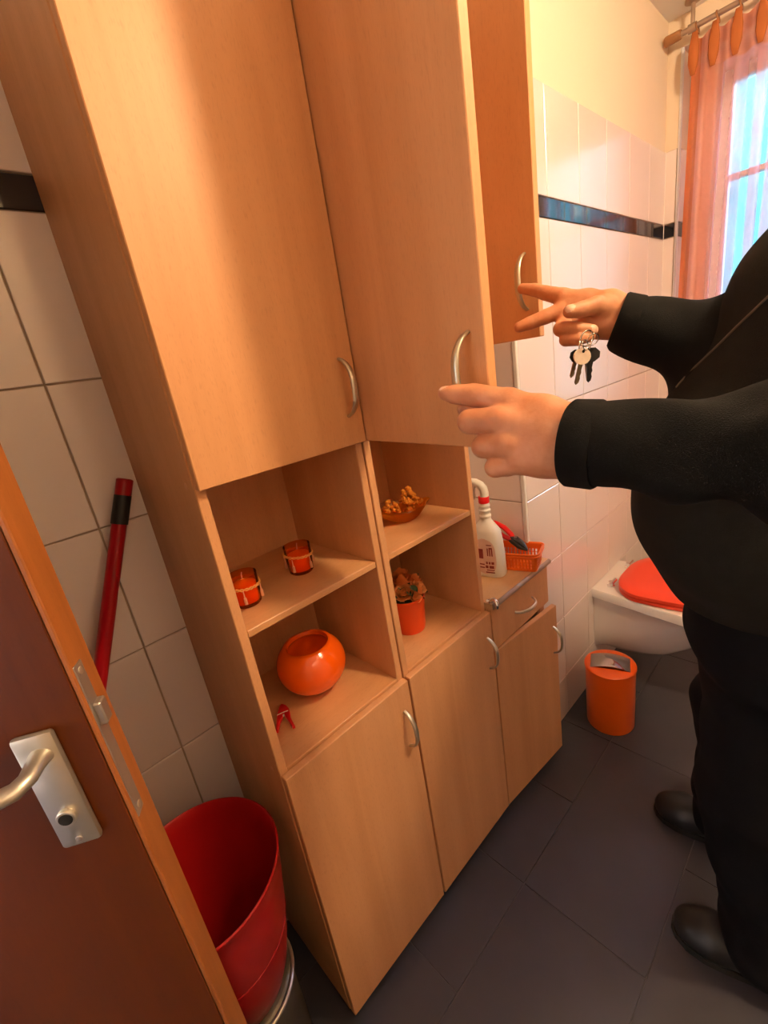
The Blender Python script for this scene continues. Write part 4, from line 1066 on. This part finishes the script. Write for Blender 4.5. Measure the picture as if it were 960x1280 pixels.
# ---- far (right) hand: palm side to the viewer, index and middle stretched, ring and little finger folded over the keys
H2={'cuff':(0.5995,-0.3314,1.3912),'wi':(0.6008,-0.3151,1.4157),'wp':(0.5889,-0.3134,1.3889),'hi':(0.5952,-0.2835,1.4294),'hp':(0.5842,-0.2875,1.3973),'Im':(0.5814,-0.2473,1.4432),'Ip':(0.5850,-0.2155,1.4560),'Id':(0.5900,-0.1930,1.4655),'It':(0.5920,-0.1700,1.4725),'Mm':(0.5731,-0.2491,1.4221),'Mp':(0.5548,-0.2299,1.4165),'Md':(0.5382,-0.2094,1.4108),'Mt':(0.5274,-0.1959,1.4074),'Rm':(0.5668,-0.2567,1.4011),'Rp':(0.5352,-0.2646,1.3930),'Rd':(0.5374,-0.2907,1.3886),'Rt':(0.5505,-0.3075,1.3827),'Pm':(0.5671,-0.2695,1.3815),'Pp':(0.5362,-0.2728,1.3759),'Pd':(0.5339,-0.2944,1.3728),'Pt':(0.5476,-0.3061,1.3736),'T0':(0.5815,-0.3163,1.4126),'T1':(0.5598,-0.3104,1.4179),'T2':(0.5364,-0.2980,1.4154),'T3':(0.5201,-0.2866,1.4153)}
H2['fa'] = tuple(np.array(H2['cuff']) + np.array((.0230, -.066, -.028)))
def hand_prims2(H):
    r = [P_(H, 'fa', .030, 'wi', .022, .010), P_(H, 'fa', .030, 'wp', .022, .010)]
    r += [P_(H, 'wi', .019, 'Im', .0135, .012), P_(H, 'wi', .018, 'Mm', .0140, .012), P_(H, 'wp', .018, 'Rm', .0135, .012), P_(H, 'wp', .017, 'Pm', .0130, .012), P_(H, 'hi', .018, 'hp', .017, .010)]
    r += [P_(H, 'Im', .0138, 'Ip', .0118, .004), P_(H, 'Ip', .0116, 'Id', .0106, .002), P_(H, 'Id', .0104, 'It', .0088, .002)]
    r += [P_(H, 'Mm', .0135, 'Mp', .0120, .004), P_(H, 'Mp', .0120, 'Md', .0108, .002), P_(H, 'Md', .0105, 'Mt', .0088, .002)]
    r += [P_(H, 'Rm', .0130, 'Rp', .0120, .002), P_(H, 'Rp', .0120, 'Rd', .0110, .001), P_(H, 'Rd', .0108, 'Rt', .0092, .001)]
    r += [P_(H, 'Pm', .0125, 'Pp', .0112, .002), P_(H, 'Pp', .0112, 'Pd', .0102, .001), P_(H, 'Pd', .0091, 'Pt', .0078, .002)]
    r += [P_(H, 'wi', .019, 'T0', .0185, .010), P_(H, 'T0', .0175, 'T1', .0140, .006), P_(H, 'T1', .0138, 'T2', .0120, .003), P_(H, 'T2', .0120, 'T3', .0100, .003)]
    return r
V2, Q2 = surface_nets((.49, -.44, 1.33), (.68, -.155, 1.50), .0018, hand_prims2(H2)); V2 = relax(V2, Q2, 1)
# ---- rest of the body (under the clothes), head above the frame
HC = (.715, -.668, 1.655)
def hp(dx, dy, dz): return (HC[0] + dx, HC[1] + dy, HC[2] + dz)
bodyp = [
    (hp(0, -.010, .030), .088, hp(0, -.010, .030), .088, .02, (.88, 1.08, 1.0)), (hp(0, .012, -.035), .066, hp(0, .030, -.085), .045, .03, (.95, 1.0, 1.0)),
    (hp(0, -.030, -.09), .054, (.700, -.660, 1.49), .064, .03, None), ((.700, -.660, 1.49), .062, (.690, -.620, 1.40), .10, .05, None),
    (hp(0, .095, .004), .008, hp(0, .112, -.030), .0135, .008, None), (hp(-.016, .100, -.034), .0075, hp(.016, .100, -.034), .0075, .008, None),   # nose
    (hp(-.034, .082, .022), .010, hp(.034, .082, .022), .010, .016, None), (hp(-.020, .088, -.062), .0080, hp(.020, .088, -.062), .0080, .006, None), (hp(-.015, .087, -.073), .0075, hp(.015, .087, -.073), .0075, .006, None),
    (hp(0, .078, -.098), .018, hp(0, .078, -.098), .018, .02, None),
    (hp(-.078, -.008, .012), .020, hp(-.080, -.002, -.022), .013, .006, (.35, .8, 1.0)), (hp(.078, -.008, .012), .020, hp(.080, -.002, -.022), .013, .006, (.35, .8, 1.0)),
    ((.54, -.65, 1.39), .055, (.83, -.62, 1.39), .055, .05, None), ((.68, -.61, 1.33), .13, (.69, -.56, 1.0), .13, .06, (1.15, .8, 1)),
    ((.52, -.65, 1.39), .045, (.285, -.585, 1.262), .036, .03, None), ((.285, -.585, 1.262), .036, H1['fa'], .034, .02, None),
    ((.85, -.63, 1.39), .040, (.655, -.490, 1.322), .026, .03, None), ((.655, -.490, 1.322), .026, H2['fa'], .033, .02, None),
    ((.66, -.58, .95), .085, (.655, -.57, .50), .055, .04, None), ((.655, -.57, .50), .052, (.66, -.62, .11), .036, .02, None), ((.66, -.63, .08), .03, (.652, -.53, .045), .026, .02, None),
    ((.80, -.57, .95), .085, (.895, -.50, .50), .055, .04, None), ((.895, -.50, .50), .052, (.93, -.50, .11), .036, .02, None), ((.935, -.51, .08), .03, (.93, -.40, .045), .026, .02, None)]
V3, Q3 = surface_nets((.2, -.82, .0), (1.1, -.28, 1.84), .0075, bodyp); V3 = relax(V3, Q3, 1)
nail = []
for H, q0, q1, nr, L_, W_ in ((H1, 'Id', 'It', (0, .1, .9), .0085, .0068), (H2, 'T2', 'T3', tuple(-fwd + np.array((0, 0, .55))), .0080, .0068), (H2, 'Rd', 'Rt', tuple(-fwd + np.array((0, 0, .2))), .0070, .0060)):
    a = np.array(H[q1]); ax_ = a - np.array(H[q0]); ax_ = ax_ / np.linalg.norm(ax_)
    nail.append((tuple(a + ax_ * .0025), tuple(ax_), nr, L_, W_, .0032))
np_obj('body', [(V3, Q3), (V1, Q1), (V2, Q2)], [M_skin, M_nail], person, nail)
# eyes, hair
for s_ in (-1, 1):
    b = NB(); bmesh.ops.create_uvsphere(b, u_segments=16, v_segments=10, radius=.0115, matrix=Matrix.Translation(hp(s_ * .031, .073, .004))); e = mk('eye', b, M_eye, person, True)
    b = NB(); bmesh.ops.create_uvsphere(b, u_segments=12, v_segments=8, radius=.0048, matrix=Matrix.Translation(hp(s_ * .031, .0805, .004))); mk('pupil', b, M_black, e, True)
hv, hq = surface_nets(hp(-.13, -.14, -.10), hp(.13, .14, .16), .004, [(hp(0, -.022, .045), .092, hp(0, -.022, .045), .092, .01, (.92, 1.08, 1.0)), (hp(0, -.06, .0), .070, hp(0, -.07, -.04), .055, .02, None)],
    lambda D, X, Y, Z: np.maximum(D, (Y - HC[1] - .045) * .8 - (Z - HC[2] - .045) * .6))
np_obj('hair', [(hv, hq)], [M_hair], person)

# ---- clothes
rw = np.random.default_rng(4)
WV = [(rw.normal(size=3) * s_, rw.uniform(0, 6.28), a_) for s_, a_ in ((16, .0045), (22, .0040), (30, .0030), (42, .0022), (60, .0014))]
def wrinkle(D, X, Y, Z, amp=1.0):
    for k_, p_, a_ in WV: D = D + (amp * a_ * np.sin(k_[0] * X + k_[1] * Y + k_[2] * Z + p_)).astype(np.float32)
    return D
def unit(v): v = np.array(v, float); return v / np.linalg.norm(v)
cuff1 = np.array((.2515, -.4060, 1.2720)); E1 = np.array((.270, -.600, 1.2560)); S1 = np.array((.510, -.655, 1.400))
cuff2 = np.array((.5985, -.3280, 1.3915)); E2 = np.array((.655, -.490, 1.3220)); S2 = np.array((.850, -.625, 1.415))
ax1 = unit(cuff1 - E1); ax2 = unit(cuff2 - E2)
def cut(D, X, Y, Z, c, a, rad):          # flat end for a sleeve around point c
    s_ = (X - c[0]) * a[0] + (Y - c[1]) * a[1] + (Z - c[2]) * a[2]
    near = (X - c[0]) ** 2 + (Y - c[1]) ** 2 + (Z - c[2]) ** 2 < rad ** 2
    return np.where(near, np.maximum(D, s_), D).astype(np.float32)
sl1 = [(tuple(cuff1 + ax1 * .05), .0440, tuple(E1), .0540, .03, None), (tuple(E1), .0545, tuple(S1), .078, .04, None)]
sl2 = [(tuple(cuff2 + ax2 * .05), .0400, tuple(E2), .0570, .03, None), (tuple(E2), .0540, tuple(S2), .076, .04, None)]
torso = [((.57, -.645, 1.405), .078, (.80, -.630, 1.405), .076, .06, None), ((.675, -.602, 1.325), .150, (.66, -.545, 1.12), .165, .08, (1.20, .88, 1.0)), ((.632, -.540, 1.12), .162, (.675, -.558, 1.00), .156, .08, (1.14, .95, 1)), ((.70, -.655, 1.46), .072, (.70, -.640, 1.40), .09, .05, None)]
def fin(D, X, Y, Z):
    D = wrinkle(D, X, Y, Z, 1.0)
    fold = np.sin(58 * (Y + .35 * Z) + 26 * Z + 5 * np.sin(17 * Z + 9 * X)) * np.clip(1.2 * np.sin(13 * Y + 21 * Z + 8 * X), 0, 1)
    D = D + (.0085 * fold * (Y < -.40)).astype(np.float32) * (np.clip((-.40 - Y) / .05, 0, 1) * np.clip((.44 - X) / .06, 0, 1)).astype(np.float32)
    D = cut(D, X, Y, Z, cuff1, ax1, .11); D = cut(D, X, Y, Z, cuff2, ax2, .10)
    D = np.maximum(D, .885 - Z)                                       # hem
    col = np.sqrt((X - .70) ** 2 + (Y + .658) ** 2) - .066
    D = np.where(Z > 1.40, np.maximum(D, -np.maximum(col, 1.478 - Z)), D)
    return D.astype(np.float32)
Vs, Qs = surface_nets((.15, -.90, .86), (1.04, -.24, 1.56), .0058, sl1 + sl2 + torso, fin); Vs = relax(Vs, Qs, 2)
np_obj('sweater', [(Vs, Qs)], [M_shirt], person)
# cuff hem bands
for c0, a_, r_ in ((cuff1, ax1, .0458), (cuff2, ax2, .0415)):
    b = NB(); c0 = Vector(c0); a_ = Vector(a_)
    tube(b, [c0 - a_ * .030, c0 - a_ * .027, c0 - a_ * .002, c0 + a_ * .001], [r_ * .97, r_ * 1.012, r_ * 1.012, r_ * .96], 40)
    mk('cuff', b, M_shirt, person, True, 40)
# charcoal vest over the chest
vp = [((.61, -.600, 1.395), .090, (.76, -.590, 1.395), .088, .06, None), ((.675, -.592, 1.33), .165, (.665, -.540, 1.12), .173, .08, (1.18, .89, 1.0)), ((.632, -.524, 1.12), .174, (.675, -.545, 1.02), .168, .08, (1.13, .95, 1))]
def vfin(D, X, Y, Z):
    D = wrinkle(D, X, Y, Z, .45)
    D = np.maximum(D, .93 - Z)
    for S_, r_ in ((S1 + np.array((-.045, .0, -.02)), .100), (S2 + np.array((.045, .0, -.02)), .100)):
        D = np.maximum(D, -(np.sqrt((X - S_[0]) ** 2 + (Y - S_[1]) ** 2 * .8 + (Z - S_[2]) ** 2 * .6) - r_))
    D = np.maximum(D, -(np.sqrt((X - .70) ** 2 + (Y + .63) ** 2 + (Z - 1.52) ** 2) - .085))
    return D.astype(np.float32)
Vv, Qv = surface_nets((.40, -.86, .90), (.98, -.30, 1.53), .0065, vp, vfin); Vv = relax(Vv, Qv, 2)
vest = np_obj('vest', [(Vv, Qv)], [M_vest], person)
b = NB(); sm_ = [Vector(p) + Vector((-.6, .5, .25)) * .0012 for p in ((.5889, -.4167, 1.2812), (.5833, -.4318, 1.2993), (.5649, -.4544, 1.3200), (.5523, -.4741, 1.3384), (.5386, -.4924, 1.3564), (.5205, -.5100, 1.3719), (.5077, -.5254, 1.3860), (.5026, -.5420, 1.4024))]
tube(b, sm_, .0016, 6); tag(mk('front_seam', b, plain('light_brown_seam', (.11, .085, .055), .8), vest, True), label='thin lighter seam running down the chest')
# trousers
tp = [((.64, -.560, .90), .125, (.74, -.555, .90), .125, .06, (1.05, 1.0, 1)), ((.655, -.560, .90), .105, (.640, -.555, .50), .080, .05, None), ((.640, -.555, .50), .078, (.660, -.600, .07), .068, .04, None),
      ((.80, -.555, .90), .105, (.885, -.490, .50), .080, .05, None), ((.885, -.490, .50), .078, (.930, -.480, .07), .068, .04, None)]
def tfin(D, X, Y, Z):
    D = wrinkle(D, X, Y, Z, .8); return np.maximum(np.maximum(D, .048 - Z), Z - 1.0).astype(np.float32)
Vt, Qt = surface_nets((.50, -.78, .02), (1.05, -.36, 1.02), .0075, tp, tfin); Vt = relax(Vt, Qt, 2)
np_obj('trousers', [(Vt, Qt)], [M_trouser], person)
# shoes
def shoe(heel, toe):
    h_ = np.array((*heel, 0.)); t_ = np.array((*toe, 0.)); d = unit(t_ - h_)
    L_ = np.linalg.norm(t_ - h_)
    pts = lambda s_, z_: tuple(h_ + d * s_ * L_ + np.array((0, 0, z_)))
    prm = [(pts(.13, .045), .038, pts(.30, .055), .042, .02, None), (pts(.30, .060), .044, pts(.42, .060), .040, .02, None), (pts(.42, .045), .042, pts(.72, .034), .046, .02, None), (pts(.72, .034), .046, pts(.84, .030), .042, .02, None), (pts(.22, .09), .040, pts(.26, .115), .040, .02, None)]
    def sf(D, X, Y, Z): return np.maximum(D, np.maximum(.014 - Z, Z - .125)).astype(np.float32)
    lo = np.minimum(h_, t_) - .07; hi = np.maximum(h_, t_) + .07; lo[2] = 0; hi[2] = .15
    V, Q = surface_nets(lo, hi, .004, prm, sf); V = relax(V, Q, 2)
    o = np_obj('shoe', [(V, Q)], [M_shoe], person)
    b = NB(); ux, uy = d[0], d[1]
    out = []
    for s_, w_ in ((.02, .020), (.06, .034), (.15, .040), (.30, .038), (.45, .038), (.62, .046), (.76, .049), (.88, .043), (.96, .028), (1.0, .010)): out.append((s_, w_))
    pl = [(h_[0] + ux * s_ * L_ - uy * w_, h_[1] + uy * s_ * L_ + ux * w_) for s_, w_ in out] + [(h_[0] + ux * s_ * L_ + uy * w_, h_[1] + uy * s_ * L_ - ux * w_) for s_, w_ in reversed(out)]
    poly_prism(b, pl, .0006, .017); bmesh.ops.recalc_face_normals(b, faces=b.faces); mk('sole', b, M_sole, o)
    return o
shF = shoe((.945, -.590), (.928, -.318))
shN = shoe((.678, -.715), (.640, -.440))
b = NB(); tube(b, [(.6085, -.571, .074), (.6060, -.580, .070), (.6060, -.590, .070), (.6085, -.600, .074)], .0022, 8); tag(mk('reflective_strip', b, M_white, shN, True), label='short white strip on the side of the shoe')

# ---- bunch of keys hanging from the folded fingers
kp = Vector((.5150, -.3080, 1.3755))
kt = thing('bunch_of_keys', 'bunch of keys on a split ring hanging from the far hand', 'keys', kp)
rt = Vector(Rw[0]); rt.z = 0; rt.normalize(); up = Vector((0, 0, 1)); fw = rt.cross(up) * -1
def kfr(ox, oz, oy=0): return kp + rt * ox + up * oz + fw * oy
def ring_at(c, r_, yaw, tilt, w_=.0009, m_=M_chrome):
    A = (rt * math.cos(yaw) + fw * math.sin(yaw)); Bq = (up * math.cos(tilt) + (A.cross(up)) * math.sin(tilt))
    b = NB(); tube(b, [c + A * r_ * math.cos(2 * PI * i / 24) + Bq * r_ * math.sin(2 * PI * i / 24) for i in range(24)], w_, 6, closed=True)
    return mk('ring', b, m_, kt, True)
ring_at(kfr(.006, -.003), .0115, .3, .2, .0012); ring_at(kfr(-.004, -.012), .008, 1.0, .1); ring_at(kfr(.002, -.012, -.003), .008, .7, -.2); ring_at(kfr(.012, -.012), .008, 1.2, .3); ring_at(kfr(.016, -.006, .002), .009, .1, .4)
def key(ox, oz, ang_, yaw, head, blade, hs=.0125, Lk=.030, oy=0.0, shape='round'):
    K = Matrix.Translation(kfr(ox, oz, oy)) @ Matrix.Rotation(math.atan2(rt.y, rt.x) + yaw, 4, 'Z') @ Matrix.Rotation(PI / 2, 4, 'X') @ Matrix.Rotation(ang_, 4, 'Z')
    n_ = 8 if shape != 'round' else 20
    hp_ = [(hs * 1.05 * math.cos(2 * PI * i / n_ + PI / n_), -hs * .72 + hs * .90 * math.sin(2 * PI * i / n_ + PI / n_)) for i in range(n_)]
    b = NB(); poly_prism(b, hp_, -.0012, .0012, K); k_ = mk('key', b, head, kt)
    b = NB(); poly_prism(b, [(-.0030, -hs * 1.4), (-.0038, -hs * 1.4 - Lk), (-.001, -hs * 1.4 - Lk - .003), (.0022, -hs * 1.4 - Lk), (.0034, -hs * 1.4 - Lk * .8), (.0022, -hs * 1.4 - Lk * .65), (.0036, -hs * 1.4 - Lk * .5), (.0024, -hs * 1.4 - Lk * .35), (.0040, -hs * 1.4)], -.0010, .0010, K)
    mk('blade', b, blade, k_)
    b = NB(); lathe(b, [(0, -.0014), (.0024, -.0014), (.0024, .0014), (0, .0014)], (0, -hs * .18, 0), 12, mtx=K); mk('hole', b, M_darkhole, k_)
M_brasskey = plain('worn_brass_key', (.36, .27, .17), .35, metal=.9)
key(-.001, -.0185, -.25, .15, M_keyplast, M_brasskey, .0135, .030, -.004)
key(-.008, -.019, -.30, .3, M_black, M_brasskey, .0110, .022, .0015, 'oct')
key(.014, -.019, -.10, -.3, M_black, M_black, .0125, .030, .001, 'oct')
key(.005, -.020, .12, .1, M_steel, M_steel, .0100, .030, .0045)
